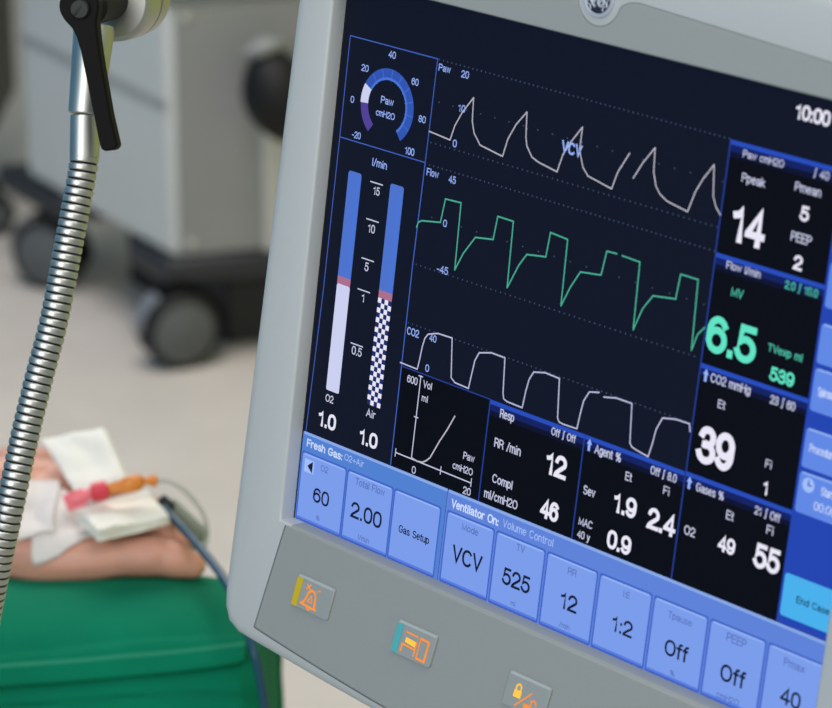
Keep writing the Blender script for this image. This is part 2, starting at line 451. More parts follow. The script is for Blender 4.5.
# ---- sans-serif lettering drawn as strokes: skeletons in a box one capital high
def EA(cx, cy, rx, ry, a0, a1, n=14, p=2.0):
    out = []
    for i in range(n + 1):
        a = math.radians(a0 + (a1 - a0) * i / n)
        c, s = math.cos(a), math.sin(a)
        out.append((cx + rx * math.copysign(abs(c) ** (2 / p), c), cy + ry * math.copysign(abs(s) ** (2 / p), s)))
    return out
XH = 0.74
GL = {
 ' ': (0.28, []),
 '0': (0.56, [EA(.28, .5, .28, .5, 90, 450, 28, 2.5)]),
 '1': (0.40, [[(.04, .76), (.16, .79), (.25, .86), (.29, 1.0), (.29, 0)]]),
 '2': (0.56, [EA(.28, .71, .27, .29, 172, -28, 14) + [(.40, .46), (.17, .25), (.03, .10), (.0, .0), (.56, 0)]]),
 '3': (0.56, [EA(.27, .755, .24, .245, 165, -90, 14), [(.19, .51), (.27, .51)], EA(.27, .265, .29, .265, 88, -165, 16)]),
 '4': (0.58, [[(.43, 0), (.43, 1.0), (.0, .28), (.0, .26), (.58, .26)]]),
 '5': (0.56, [[(.50, 1.0), (.11, 1.0), (.04, .50)] + EA(.27, .325, .29, .325, 128, -160, 16)]),
 '6': (0.56, [EA(.28, .325, .28, .325, 90, 450, 22), EA(.29, .60, .29, .40, 38, 180, 12) + [(0, .325)]]),
 '7': (0.56, [[(0, 1.0), (.56, 1.0), (.34, .55), (.20, 0)]]),
 '8': (0.56, [EA(.28, .755, .23, .245, 90, 450, 22), EA(.28, .265, .28, .265, 90, 450, 22)]),
 '9': (0.56, [EA(.28, .675, .28, .325, 90, 450, 22), EA(.27, .40, .29, .40, 218, 360, 12) + [(.56, .675)]]),
 '.': (0.10, [[(.05, 0), (.05, .03)]]), ':': (0.10, [[(.05, 0.02), (.05, .05)], [(.05, .60), (.05, .63)]]),
 '-': (0.34, [[(0, .36), (.32, .36)]]), '+': (0.52, [[(0, .40), (.52, .40)], [(.26, .14), (.26, .66)]]),
 '/': (0.34, [[(0, -.04), (.34, 1.04)]]),
 '%': (0.84, [EA(.17, .75, .16, .24, 90, 450, 14), EA(.67, .25, .16, .24, 90, 450, 14), [(.18, 0), (.66, 1)]]),
 '∫': (0.34, [[(0, -.12), (.10, -.14), (.15, -.04), (.19, .98), (.24, 1.08), (.34, 1.06)]]),
 'A': (0.68, [[(0, 0), (.34, 1), (.68, 0)], [(.11, .33), (.57, .33)]]),
 'C': (0.66, [EA(.34, .5, .34, .5, 42, 318, 22, 2.2)]),
 'E': (0.56, [[(.56, 1), (0, 1), (0, 0), (.56, 0)], [(0, .53), (.50, .53)]]),
 'F': (0.54, [[(.54, 1), (0, 1), (0, 0)], [(0, .50), (.46, .50)]]),
 'G': (0.70, [EA(.35, .5, .35, .5, 42, 330, 22, 2.2) + [(.68, .46), (.40, .46)]]),
 'H': (0.62, [[(0, 0), (0, 1)], [(.62, 0), (.62, 1)], [(0, .53), (.62, .53)]]),
 'I': (0.10, [[(.05, 0), (.05, 1)]]),
 'M': (0.76, [[(0, 0), (0, 1), (.38, .10), (.76, 1), (.76, 0)]]),
 'O': (0.72, [EA(.36, .5, .36, .5, 90, 450, 28, 2.2)]),
 'P': (0.58, [[(0, 0), (0, 1), (.32, 1)] + EA(.32, .73, .26, .27, 90, -90, 10) + [(0, .46)]]),
 'R': (0.60, [[(0, 0), (0, 1), (.32, 1)] + EA(.32, .74, .26, .26, 90, -90, 10) + [(0, .48)], [(.34, .48), (.52, .36), (.56, .12), (.60, 0)]]),
 'S': (0.60, [EA(.30, .745, .27, .255, 30, 255, 14) + EA(.30, .255, .30, .255, 80, -155, 14)]),
 'T': (0.58, [[(0, 1), (.58, 1)], [(.29, 1), (.29, 0)]]),
 'V': (0.62, [[(0, 1), (.31, 0), (.62, 1)]]),
 'a': (0.50, [EA(.23, .53, .22, .21, 165, 0, 10) + [(.45, .14), (.47, .03), (.52, 0)], [(.45, .44), (.22, .39), (.04, .30), (.01, .17), (.08, .03), (.20, 0), (.34, .05), (.45, .20)]]),
 'c': (0.46, [EA(.24, XH / 2, .24, XH / 2, 45, 315, 18)]),
 'd': (0.50, [EA(.24, XH / 2, .24, XH / 2, 0, 360, 22), [(.50, 0), (.50, 1)]]),
 'e': (0.50, [[(.02, .40), (.49, .40)] + EA(.25, XH / 2, .25, XH / 2, 8, 315, 20)]),
 'f': (0.28, [[(.30, 1.0), (.18, .98), (.13, .86), (.13, 0)], [(0, .70), (.27, .70)]]),
 'g': (0.50, [EA(.24, XH / 2, .24, XH / 2, 0, 360, 22), [(.50, XH), (.50, -.04), (.44, -.20), (.28, -.27), (.10, -.24), (.03, -.14)]]),
 'h': (0.46, [[(0, 0), (0, 1)], [(0, .5)] + EA(.23, .48, .23, .26, 150, 0, 10) + [(.46, 0)]]),
 'i': (0.08, [[(.04, 0), (.04, XH - .10)], [(.04, .95), (.04, .98)]]),
 'k': (0.44, [[(0, 0), (0, 1)], [(.42, .74), (.0, .28)], [(.16, .44), (.44, 0)]]),
 'l': (0.08, [[(.04, 0), (.04, 1)]]),
 'm': (0.76, [[(0, 0), (0, XH)], [(0, .5)] + EA(.19, .50, .19, .24, 155, 0, 8) + [(.38, 0)], [(.38, .5)] + EA(.57, .50, .19, .24, 155, 0, 8) + [(.76, 0)]]),
 'n': (0.46, [[(0, 0), (0, XH)], [(0, .5)] + EA(.23, .48, .23, .26, 155, 0, 10) + [(.46, 0)]]),
 'o': (0.52, [EA(.26, XH / 2, .26, XH / 2, 0, 360, 22)]),
 'p': (0.50, [EA(.26, XH / 2, .24, XH / 2, 0, 360, 22), [(0, XH), (0, -.27)]]),
 'r': (0.30, [[(0, 0), (0, XH)], [(0, .48), (.08, .68), (.20, .74), (.30, .72)]]),
 's': (0.46, [EA(.23, .56, .20, .18, 25, 250, 10) + EA(.23, .18, .23, .18, 75, -160, 10)]),
 't': (0.26, [[(.11, .94), (.11, .10), (.16, .01), (.26, .02)], [(0, .70), (.25, .70)]]),
 'u': (0.46, [[(0, XH)] + EA(.23, .26, .23, .26, 180, 335, 10), [(.46, XH), (.46, 0)]]),
 'v': (0.46, [[(0, XH), (.23, 0), (.46, XH)]]),
 'w': (0.70, [[(0, XH), (.17, 0), (.35, XH), (.53, 0), (.70, XH)]]),
 'x': (0.46, [[(0, XH), (.46, 0)], [(0, 0), (.46, XH)]]),
 'y': (0.46, [[(0, XH), (.23, .02)], [(.46, XH), (.20, -.14), (.12, -.26), (.0, -.26)]]),
}
def stroke_text(t, cu, cv, wd, cap, th, gap=0.20):
    """outlined quads (u, v) for a line of lettering centred on (cu, cv), wd wide, capitals cap high, strokes th wide"""
    x = 0.0; sk = []
    for ch in t:
        adv, strokes = GL[ch]
        sk += [[(x + px, py) for px, py in s] for s in strokes]
        x += adv + gap
    nat = x - gap
    sx = (wd - th) / max(nat, 0.3); sx = min(sx, cap * 1.05)
    sy = cap - th
    w_ = nat * sx
    quads = []
    for s in sk:
        P = [(cu - w_ / 2 + px * sx, cv + cap / 2 - th / 2 - py * sy) for px, py in s]
        P = [p for i, p in enumerate(P) if i == 0 or math.dist(p, P[i - 1]) > 1e-4]
        closed = len(P) > 3 and math.dist(P[0], P[-1]) < 1e-3
        if closed: P = P[:-1]
        n = len(P); L = []; R = []
        for i in range(n):
            def nrm(a, b):
                d = math.dist(a, b); return (-(b[1] - a[1]) / d, (b[0] - a[0]) / d)
            if closed or 0 < i < n - 1:
                n1 = nrm(P[i - 1], P[i]); n2 = nrm(P[i], P[(i + 1) % n])
                mx, my = n1[0] + n2[0], n1[1] + n2[1]
                l2 = mx * mx + my * my
                k = 2 / l2 if l2 > 0.55 else 2 / 0.55
                mx, my = mx * k, my * k
                e = (0, 0)
            else:
                mx, my = nrm(P[0], P[1]) if i == 0 else nrm(P[-2], P[-1])
                a, b = (P[1], P[0]) if i == 0 else (P[-2], P[-1])
                d = math.dist(a, b); e = ((b[0] - a[0]) / d * th / 2, (b[1] - a[1]) / d * th / 2)
            L.append((P[i][0] + e[0] + mx * th / 2, P[i][1] + e[1] + my * th / 2))
            R.append((P[i][0] + e[0] - mx * th / 2, P[i][1] + e[1] - my * th / 2))
        for i in range(n if closed else n - 1):
            j = (i + 1) % n
            quads.append([L[i], L[j], R[j], R[i]])
    return quads

# ---- flat screen graphics
class G:
    """one display element: flat lit shapes stacked in thin layers"""
    def __init__(s): s.v = []; s.f = []; s.mi = []; s.m = []
    def idx(s, m):
        if m not in s.m: s.m.append(m)
        return s.m.index(m)
    def poly(s, pts, m, w):
        i = len(s.v); s.v += [U(p[0], p[1], w * (0.2 if w < 5 else 1)) for p in pts]
        s.f.append(list(range(i, i + len(pts)))[::-1]); s.mi.append(s.idx(m))
    def rect(s, u0, v0, u1, v1, m, w): s.poly([(u0, v0), (u1, v0), (u1, v1), (u0, v1)], m, w)
    def rrect(s, u0, v0, u1, v1, r, m, w):
        s.poly(arc((u0 + r, v0 + r), r, 180, 270, 4) + arc((u1 - r, v0 + r), r, 270, 360, 4) + arc((u1 - r, v1 - r), r, 0, 90, 4) + arc((u0 + r, v1 - r), r, 90, 180, 4), m, w)
    def line(s, pts, th, m, w):
        for a, b in zip(pts, pts[1:]):
            dx, dy = b[0] - a[0], b[1] - a[1]; l = math.hypot(dx, dy)
            if l < 1e-6: continue
            ex, ey = dx / l * th / 2 * 0.7, dy / l * th / 2 * 0.7; nx, ny = -dy / l * th / 2, dx / l * th / 2
            s.poly([(a[0] - ex - nx, a[1] - ey - ny), (b[0] + ex - nx, b[1] + ey - ny), (b[0] + ex + nx, b[1] + ey + ny), (a[0] - ex + nx, a[1] - ey + ny)], m, w)
    def dots(s, a, b, step, size, m, w):
        n = int(math.dist(a, b) / step)
        for k in range(n + 1):
            x, y = a[0] + (b[0] - a[0]) * k / n, a[1] + (b[1] - a[1]) * k / n
            s.rect(x - size / 2, y - size / 2, x + size / 2, y + size / 2, m, w)
    def text(s, t, cu, cv, wd, cap, m, w, th):
        for q in stroke_text(t, cu, cv, wd, cap, th * cap): s.poly(q, m, w)
    def build(s, name, parent):
        me = bpy.data.meshes.new(name)
        me.from_pydata(s.v, [], s.f); 
        o = link(name, me, s.m, parent)
        me.polygons.foreach_set('material_index', s.mi)
        me.update()
        return o
STY = {'b': ('lcd_text_blue', 0.14), 'w': ('lcd_text', 0.14), 'W': ('lcd_white', 0.19), 'T': ('lcd_teal_bright', 0.19), 't': ('lcd_teal', 0.14), 'L': ('lcd_pale_ink', 0.18),
       'l': ('lcd_bar_thin', 0.11), 'k': ('lcd_key_ink', 0.15), 'g': ('lcd_grey_ink', 0.13), 's': ('lcd_side_text', 0.13), 'V': ('lcd_text_blue', 0.17)}

TEXTS=[
('gauge', '40', -57.5, -201.9, 4.1, 2.9, 'b'),
('gauge', '20', -72.0, -193.8, 4.1, 2.8, 'b'),
('gauge', '60', -43.2, -193.8, 3.9, 2.8, 'b'),
('gauge', '80', -37.1, -180.1, 4.0, 2.8, 'b'),
('gauge', '0', -77.4, -180.0, 2.2, 2.8, 'b'),
('gauge', '-20', -73.0, -166.3, 5.1, 2.8, 'b'),
('gauge', '100', -42.1, -166.2, 5.4, 3.0, 'b'),
('gauge', 'Paw', -57.5, -183.3, 7.5, 3.0, 'b'),
('gauge', 'cmH2O', -57.8, -177.8, 10.8, 2.7, 'b'),
('pawwave', 'Paw', -27.9, -202.1, 6.5, 2.8, 'b'),
('pawwave', '20', -16.6, -201.9, 4.1, 2.9, 'b'),
('pawwave', '10', -16.4, -188.6, 3.9, 2.9, 'b'),
('pawwave', '0', -18.0, -174.4, 2.3, 3.0, 'b'),
('flowwave', 'Flow', -28.1, -160.4, 6.7, 3.0, 'b'),
('flowwave', '45', -17.1, -160.2, 3.9, 3.0, 'b'),
('flowwave', '0', -18.4, -142.4, 2.6, 2.9, 'b'),
('flowwave', '-45', -16.9, -124.0, 6.2, 3.1, 'b'),
('co2wave', 'CO2', -29.2, -95.4, 6.8, 3.2, 'b'),
('co2wave', '40', -17.9, -95.8, 3.9, 2.9, 'b'),
('co2wave', '0', -19.2, -83.2, 2.1, 3.0, 'b'),
('meter', 'l/min', -58.1, -157.7, 8.6, 3.2, 'b'),
('meter', '15', -58.2, -146.5, 3.8, 3.4, 'w'),
('meter', '10', -58.8, -130.9, 4.1, 3.5, 'w'),
('meter', '5', -59.2, -115.0, 2.3, 3.6, 'w'),
('meter', '1', -59.3, -102.0, 2.0, 3.5, 'w'),
('meter', '0.5', -59.7, -79.5, 5.9, 3.6, 'w'),
('meter', 'O2', -72.6, -55.9, 4.8, 3.2, 'w'),
('meter', 'Air', -47.8, -56.3, 5.4, 3.3, 'w'),
('meter', '1.0', -72.7, -46.5, 10.8, 6.7, 'W'),
('meter', '1.0', -47.7, -45.7, 10.8, 6.5, 'W'),
('loop', '600', -26.6, -76.3, 5.9, 3.1, 'w'),
('loop', 'Vol', -17.9, -76.5, 5.0, 3.0, 'w'),
('loop', 'ml', -18.6, -70.8, 3.9, 2.8, 'w'),
('loop', 'Paw', 8.8, -54.3, 6.1, 3.0, 'w'),
('loop', 'cmH2O', 6.2, -48.8, 11.2, 2.9, 'w'),
('loop', '0', -20.3, -40.5, 2.4, 3.1, 'w'),
('loop', '20', 9.8, -40.6, 4.3, 3.1, 'w'),
('resp', 'Resp', 26.3, -76.3, 7.6, 3.6, 'w'),
('resp', 'Off ∫ Off', 56.2, -76.8, 12.7, 3.1, 'w'),
('resp', 'RR /min', 28.5, -64.2, 14.3, 3.7, 'w'),
('resp', '12', 54.4, -64.2, 11.0, 9.0, 'W'),
('resp', 'Compl', 28.0, -49.9, 11.0, 3.6, 'w'),
('resp', 'ml/cmH2O', 28.2, -42.8, 18.1, 3.6, 'w'),
('resp', '46', 53.9, -46.0, 9.5, 7.8, 'W'),
('agent', 'Agent %', 79.2, -76.2, 13.4, 3.6, 'w'),
('agent', 'Off ∫ 8.0', 107.1, -76.2, 12.8, 3.3, 'w'),
('agent', 'Et', 90.7, -70.4, 3.3, 3.4, 'w'),
('agent', 'Fi', 109.5, -70.5, 3.1, 3.3, 'w'),
('agent', 'Sev', 72.5, -59.2, 6.1, 3.6, 'w'),
('agent', '1.9', 90.7, -59.1, 11.6, 7.9, 'W'),
('agent', '2.4', 109.2, -58.2, 13.8, 8.4, 'W'),
('agent', 'MAC', 72.7, -46.6, 7.1, 3.1, 'w'),
('agent', '40 y', 72.5, -41.5, 6.5, 3.1, 'w'),
('agent', '0.9', 90.2, -44.3, 12.1, 7.4, 'W'),
('fresh', 'Fresh Gas:', -72.3, -34.1, 21.9, 3.4, 'L'),
('fresh', 'O2+Air', -54.5, -34.5, 11.7, 2.8, 'l'),
('vent', 'Ventilator On:', 15.5, -33.5, 26.3, 3.6, 'L'),
('vent', 'Volume Control', 44.4, -33.9, 27.1, 3.2, 'l'),
('b_o2', 'O2', -71.2, -25.9, 5.1, 2.7, 'g'),
('b_o2', '60', -71.5, -13.6, 9.9, 6.3, 'k'),
('b_o2', '%', -72.2, -4.3, 2.4, 2.2, 'g'),
('b_tf', 'Total Flow', -43.8, -26.4, 17.4, 3.1, 'g'),
('b_tf', '2.00', -44.2, -14.2, 18.8, 6.9, 'k'),
('b_tf', 'l/min', -44.3, -3.8, 7.4, 2.4, 'g'),
('b_gs', 'Gas Setup', -16.2, -14.5, 17.6, 3.2, 'k'),
('b_vcv', 'Mode', 14.0, -25.9, 9.4, 2.9, 'g'),
('b_vcv', 'VCV', 14.2, -13.8, 16.5, 7.0, 'k'),
('b_tv', 'TV', 41.6, -26.7, 5.0, 2.8, 'g'),
('b_tv', '525', 41.3, -13.4, 15.0, 7.0, 'k'),
('b_tv', 'ml', 41.1, -3.9, 3.2, 2.0, 'g'),
('b_rr', 'RR', 69.2, -25.8, 5.3, 2.8, 'g'),
('b_rr', '12', 69.3, -13.6, 8.9, 6.8, 'k'),
('b_rr', '/min', 68.7, -3.8, 6.4, 2.2, 'g'),
('b_ie', 'I:E', 97.1, -25.8, 4.6, 2.5, 'g'),
('b_ie', '1:2', 97.0, -13.0, 11.4, 6.3, 'k'),
('b_tp', 'Tpause', 123.9, -25.1, 12.0, 2.7, 'g'),
('b_tp', 'Off', 124.2, -12.6, 11.3, 6.3, 'k'),
('b_tp', '%', 123.7, -3.5, 2.5, 2.3, 'g'),
('b_pe', 'PEEP', 151.1, -25.8, 9.4, 3.3, 'g'),
('b_pe', 'Off', 151.6, -12.1, 11.6, 6.6, 'k'),
('b_pe', 'cmH2O', 150.8, -3.0, 10.6, 2.5, 'g'),
('b_pm', 'Pmax', 178.1, -25.4, 9.5, 3.0, 'g'),
('b_pm', '40', 178.5, -12.9, 9.2, 6.2, 'k'),
('paw', 'Paw cmH2O', 132.8, -200.6, 18.7, 2.8, 'w'),
('paw', '∫ 40', 158.9, -200.6, 6.8, 3.0, 'w'),
('paw', 'Ppeak', 129.7, -192.2, 10.6, 3.3, 'w'),
('paw', 'Pmean', 154.1, -194.2, 11.6, 3.3, 'w'),
('paw', '14', 130.3, -175.5, 15.8, 13.7, 'W'),
('paw', '5', 154.1, -185.5, 4.1, 5.5, 'W'),
('paw', 'PEEP', 154.2, -176.7, 9.2, 3.5, 'w'),
('paw', '2', 154.3, -167.9, 4.0, 5.4, 'W'),
('flow', 'Flow l/min', 130.8, -159.8, 15.8, 2.9, 'w'),
('flow', '2.0 ∫ 10.0', 157.4, -159.2, 14.7, 3.0, 't'),
('flow', 'MV', 129.5, -150.8, 5.6, 3.3, 't'),
('flow', '6.5', 129.8, -133.6, 23.3, 13.9, 'T'),
('flow', 'TVexp ml', 154.3, -135.2, 15.7, 3.0, 't'),
('flow', '539', 154.4, -126.3, 11.1, 5.2, 'T'),
('co2', 'CO2 mmHg', 132.1, -117.7, 18.7, 3.4, 'w'),
('co2', '23 ∫ 60', 156.4, -117.2, 11.3, 3.3, 'w'),
('co2', 'Et', 129.4, -109.2, 3.5, 3.2, 'w'),
('co2', '39', 129.5, -92.5, 17.4, 14.3, 'W'),
('co2', 'Fi', 154.1, -93.8, 3.0, 3.2, 'w'),
('co2', '1', 154.4, -85.0, 2.6, 5.4, 'W'),
('gases', 'Gases %', 129.6, -76.2, 13.3, 3.3, 'w'),
('gases', '21 ∫ Off', 156.7, -75.8, 11.7, 3.3, 'w'),
('gases', 'Et', 140.2, -70.2, 3.6, 3.5, 'w'),
('gases', 'Fi', 158.9, -70.4, 3.3, 3.5, 'w'),
('gases', 'O2', 122.8, -58.9, 5.3, 3.6, 'w'),
('gases', '49', 140.5, -59.0, 8.0, 6.1, 'W'),
('gases', '55', 159.3, -59.7, 12.2, 9.3, 'W'),
('clock', '10:00', 151.6, -220.1, 15.5, 5.5, 'W'),
('vcvcap', 'VCV', 42.7, -185.1, 10.4, 4.7, 'W'),
('s_end', 'End Case', 182.2, -49.4, 18.6, 2.6, 'k'),
('s_spi', 'Spirometry', 176.1, -125.6, 10.7, 3.2, 'w'),
('s_pro', 'Procedures', 177.2, -104.8, 12.9, 3.1, 'w'),
('s_sta', 'Start', 181.2, -91.0, 5.6, 3.2, 'w'),
('s_sta', '00:00', 181.1, -85.0, 9.7, 3.2, 'w'),
]
PAW1= [(-32.6, -176.2), (-20.8, -175.2), (-19.1, -181.2), (-16.0, -187.0), (-10.8, -193.9), (-10.1, -184.9), (-8.4, -180.5), (-4.5, -176.6), (7.9, -174.8), (9.6, -181.9), (13.0, -188.3), (17.8, -194.1), (18.8, -184.6), (19.8, -181.4), (23.0, -177.8), (26.4, -176.6), (36.6, -175.0), (38.5, -181.9), (41.7, -187.5), (46.6, -194.2), (46.5, -185.5), (49.2, -179.5), (52.2, -176.8), (64.5, -174.6), (66.5, -181.4), (71.1, -189.5)]
PAW2= [(74.3, -180.8), (77.9, -187.3), (82.8, -194.0), (83.6, -185.2), (85.5, -180.3), (87.9, -177.8), (91.6, -176.0), (101.8, -174.4), (104.2, -182.3), (106.9, -187.6), (111.1, -193.7), (112.6, -182.7), (114.5, -179.0), (117.0, -176.7)]
FLOW1 = [(-33.7, -137.2), (-33.1, -139.4), (-31.3, -140.5), (-21.0, -142.2), (-19.7, -151.9), (-11.1, -152.3), (-10.4, -125.5), (-6.8, -133.1), (-1.4, -140.7), (8.1, -142.1), (9.1, -151.5), (17.5, -151.4), (18.3, -125.4), (23.0, -135.5), (26.4, -140.5), (36.2, -141.9), (37.1, -151.6), (46.1, -151.0), (46.8, -125.3), (50.4, -133.6), (54.4, -140.4), (64.7, -141.7), (66.1, -151.2), (71.1, -151.4)]
FLOW2 = [(73.7, -151.3), (82.6, -151.0), (83.6, -125.4), (86.8, -134.3), (90.9, -140.2), (101.7, -141.7), (102.5, -151.2), (110.9, -151.2), (112.2, -125.0), (114.0, -131.4), (116.8, -134.8)]
CO2A = [(-34.5, -81.5), (-24.7, -81.3), (-24.0, -85.1), (-23.3, -90.9), (-22.4, -94.6), (-20.9, -96.7), (-15.7, -98.4), (-7.6, -98.6), (-5.7, -82.9), (-3.4, -81.5), (4.2, -81.2), (5.2, -88.2), (5.9, -93.0), (7.7, -96.6), (14.2, -98.3), (21.5, -98.2), (22.7, -84.3), (23.4, -82.2), (25.2, -81.6), (33.5, -81.4), (34.3, -88.3), (35.3, -93.2), (37.2, -96.7), (43.1, -98.0), (50.6, -97.7), (52.1, -82.4), (53.1, -81.2), (55.0, -80.9), (62.4, -81.1), (63.2, -87.8), (64.0, -92.6), (66.3, -96.7), (71.1, -97.8)]
CO2B = [(73.6, -96.7), (79.8, -98.0), (87.6, -98.0), (89.1, -83.1), (90.3, -81.9), (92.3, -81.4), (98.6, -80.5), (99.7, -85.3), (100.7, -91.6), (103.0, -96.7), (109.4, -98.0), (115.9, -98.1), (116.6, -95.3)]
LOOPV = [(-22.2, -79.2), (-22.4, -45.0)]
LOOPH = [(-31.6, -44.6), (11.5, -44.4)]
LOOPC = [(-22.4, -45.0), (-19.2, -44.5), (-16.2, -44.9), (-14.2, -46.1), (-12.2, -48.0), (-8.0, -56.1), (-4.6, -61.8), (-1.3, -68.3)]

def write(g, key, w=0.6, over=None):
    for k, t, cu, cv, wd, cap, st in TEXTS:
        if k == key:
            m, b = STY[over or st]
            g.text(t, cu, cv, wd, cap, m, w, b)

g = G(); g.rect(-88, -231, 201, 1.5, 'lcd_black', 0.0)
g.rect(-88, -231, -86.0, 1.5, 'gap_black', 0.08)
screen = g.build('screen', mon)

def box_line(g, pts, th=0.4, m='lcd_line', w=0.25): g.line(pts, th, m, w)

g = G()
box_line(g, [(-82.4, -205), (-32.3, -205), (-32.9, -163.6), (-82.5, -163.6), (-82.4, -205)])
gc = (-57.5, -181.0)
def ring(g, r0, r1, a0, a1, m, w, k=24):
    A = arc(gc, r1, a0, a1, k); B = arc(gc, r0, a0, a1, k)
    for i in range(k): g.poly([A[i], A[i + 1], B[i + 1], B[i]], m, w)
ring(g, 10.8, 15.0, 128, 176, 'lcd_gauge_purple', 0.2)
ring(g, 10.8, 15.2, 176, 207, 'lcd_meter_low', 0.2)
ring(g, 10.6, 15.2, 207, 412, 'lcd_gauge', 0.2, 40)
ring(g, 10.6, 11.6, 207, 412, 'lcd_gauge_edge', 0.3, 40)
for a in (230, 252, 275, 297, 320, 342, 5, 28):
    ring(g, 10.2, 15.0, a - 0.6, a + 0.6, 'lcd_gauge_edge', 0.4, 1)
write(g, 'gauge'); g.build('pressure_gauge', screen)

g = G()
box_line(g, [(-82.5, -163.6), (-82.9, -100), (-84.6, -39.0)], 0.4)
box_line(g, [(-32.9, -163.6), (-33.6, -120), (-33.6, -39.0)], 0.5)
for (u0, u1, v0, v1, chk) in ((-75.3, -67.6, -151.4, -59.2, False), (-50.8, -43.0, -151.4, -59.8, True)):
    g.rrect(u0, v0, u1, -104.5, 1.2, 'lcd_meter', 0.2)
    g.rect(u0 + 5.2, v0 + 3, u0 + 6.6, -108, 'lcd_gauge_edge', 0.3)
    g.rect(u0, -107.6, u1, -104.4, 'lcd_meter_mark', 0.4)
    if not chk:
        g.rrect(u0, -104.4, u1, v1, 0.8, 'lcd_meter_low', 0.2)
    else:
        g.rect(u0, -104.4, u1, v1, 'lcd_meter_dark', 0.2)
        nr, nc = 22, 4
        for i in range(nr):
            for j in range(nc):
                if (i + j) % 2 == 0:
                    du, dv = (u1 - u0) / nc, (v1 + 104.4) / nr
                    g.rect(u0 + j * du, -104.4 + i * dv, u0 + (j + 1) * du, -104.4 + (i + 1) * dv, 'lcd_white', 0.3)
for v, u in ((-149.6, -62.3), (-134.3, -62.4), (-118, -62.7), (-105, -63.1), (-82.1, -63.8)):
    g.rect(u, v - 0.25, u + 7.3, v + 0.25, 'lcd_text', 0.3)
write(g, 'meter'); g.build('flow_meter', screen)

g = G()
g.dots((-31.4, -204.9), (116.4, -204.4), 2.3, 0.5, 'lcd_dots', 0.15)
g.dots((-29, -188.5), (116, -188.6), 7.6, 0.5, 'lcd_dots', 0.15)
g.dots((-31.0, -172), (116.2, -172), 2.6, 0.5, 'lcd_dots', 0.15)
g.line(PAW1, 0.52, 'lcd_trace_white', 0.3); g.line(PAW2, 0.52, 'lcd_trace_white', 0.3)
write(g, 'pawwave'); write(g, 'vcvcap', 0.9, 'V'); g.build('pressure_waveform', screen)
g = G()
g.dots((-30.3, -163.2), (116.5, -163.2), 2.3, 0.5, 'lcd_dots', 0.15)
g.dots((-26, -143), (115, -143), 8.2, 0.5, 'lcd_dots', 0.15)
g.dots((-31.7, -122.6), (114, -123.2), 2.6, 0.5, 'lcd_dots', 0.15)
g.line(FLOW1, 0.56, 'lcd_trace_green', 0.3); g.line(FLOW2, 0.56, 'lcd_trace_green', 0.3)
write(g, 'flowwave'); g.build('flow_waveform', screen)
g = G()
g.dots((-32.5, -98.5), (116, -98.5), 2.4, 0.5, 'lcd_dots', 0.15)
box_line(g, [(-33.6, -80.3), (16.4, -80.1)], 0.45, 'lcd_line_dark')
g.line(CO2A, 0.54, 'lcd_trace_co2', 0.3); g.line(CO2B, 0.54, 'lcd_trace_co2', 0.3)
write(g, 'co2wave'); g.build('carbon_dioxide_waveform', screen)

def panel(g, u0, v0, u1, v1):
    g.rect(u0, v0, u1, v1, 'lcd_panel_black', 0.1)
    box_line(g, [(u0 + 0.2, v0), (u0 + 0.2, v1)], 0.6, 'lcd_line_dark')
def header(g, u0, v0, u1):
    g.rect(u0, v0, u1, v0 + 1.7, 'lcd_header_top', 0.2)
    g.rect(u0, v0 + 1.7, u1, v0 + 4.2, 'lcd_header', 0.2)
    g.rect(u0, v0 + 4.2, u1, v0 + 6.2, 'lcd_header_low', 0.2)
def arrow(g, u, v, m='lcd_text_blue'):
    g.poly([(u - 1.3, v - 0.4), (u, v - 2.6), (u + 1.3, v - 0.4), (u + 0.6, v - 0.4), (u + 0.6, v + 2.2), (u - 0.6, v + 2.2), (u - 0.6, v - 0.4)], m, 0.6)
g = G()
g.rect(-33.3, -79.8, 16.2, -38.9, 'lcd_panel_black', 0.1)
for p in (LOOPV, LOOPH): g.line(p, 0.5, 'lcd_text', 0.3)
for u in (-31.6, -5.6, 11.5): g.line([(u, -46.2), (u, -43.0)], 0.45, 'lcd_text', 0.3)
for v in (-79.0, -62.0): g.line([(-23.4, v), (-21.2, v)], 0.45, 'lcd_text', 0.3)
g.line(LOOPC, 0.6, 'lcd_trace_white', 0.3)
write(g, 'loop'); g.build('loop_plot', screen)
H0, DH = -204.3, 41.3
for key, u0, v0, v1, nm in (('resp', 16.3, -80.1, -38.7, 'respiration_readout'), ('agent', 66.5, -80.1, -38.7, 'agent_readout'), ('paw', 116.9, H0, H0 + DH, 'pressure_readout'),
                            ('flow', 117.1, H0 + DH, H0 + 2 * DH, 'flow_readout'), ('co2', 117.1, H0 + 2 * DH, H0 + 3 * DH, 'carbon_dioxide_readout'), ('gases', 117.0, H0 + 3 * DH, -38.7, 'gases_readout')):
    u1 = u0 + 50.2
    g = G(); panel(g, u0, v0, u1, v1); header(g, u0, v0, u1); write(g, key)
    if key == 'agent': arrow(g, 69.6, -76.6)
    if key == 'co2': arrow(g, 120.4, -117.6)
    if key == 'gases': arrow(g, 119.6, -76.4)
    g.build(nm, screen)
g = G(); write(g, 'clock'); g.build('clock', screen)

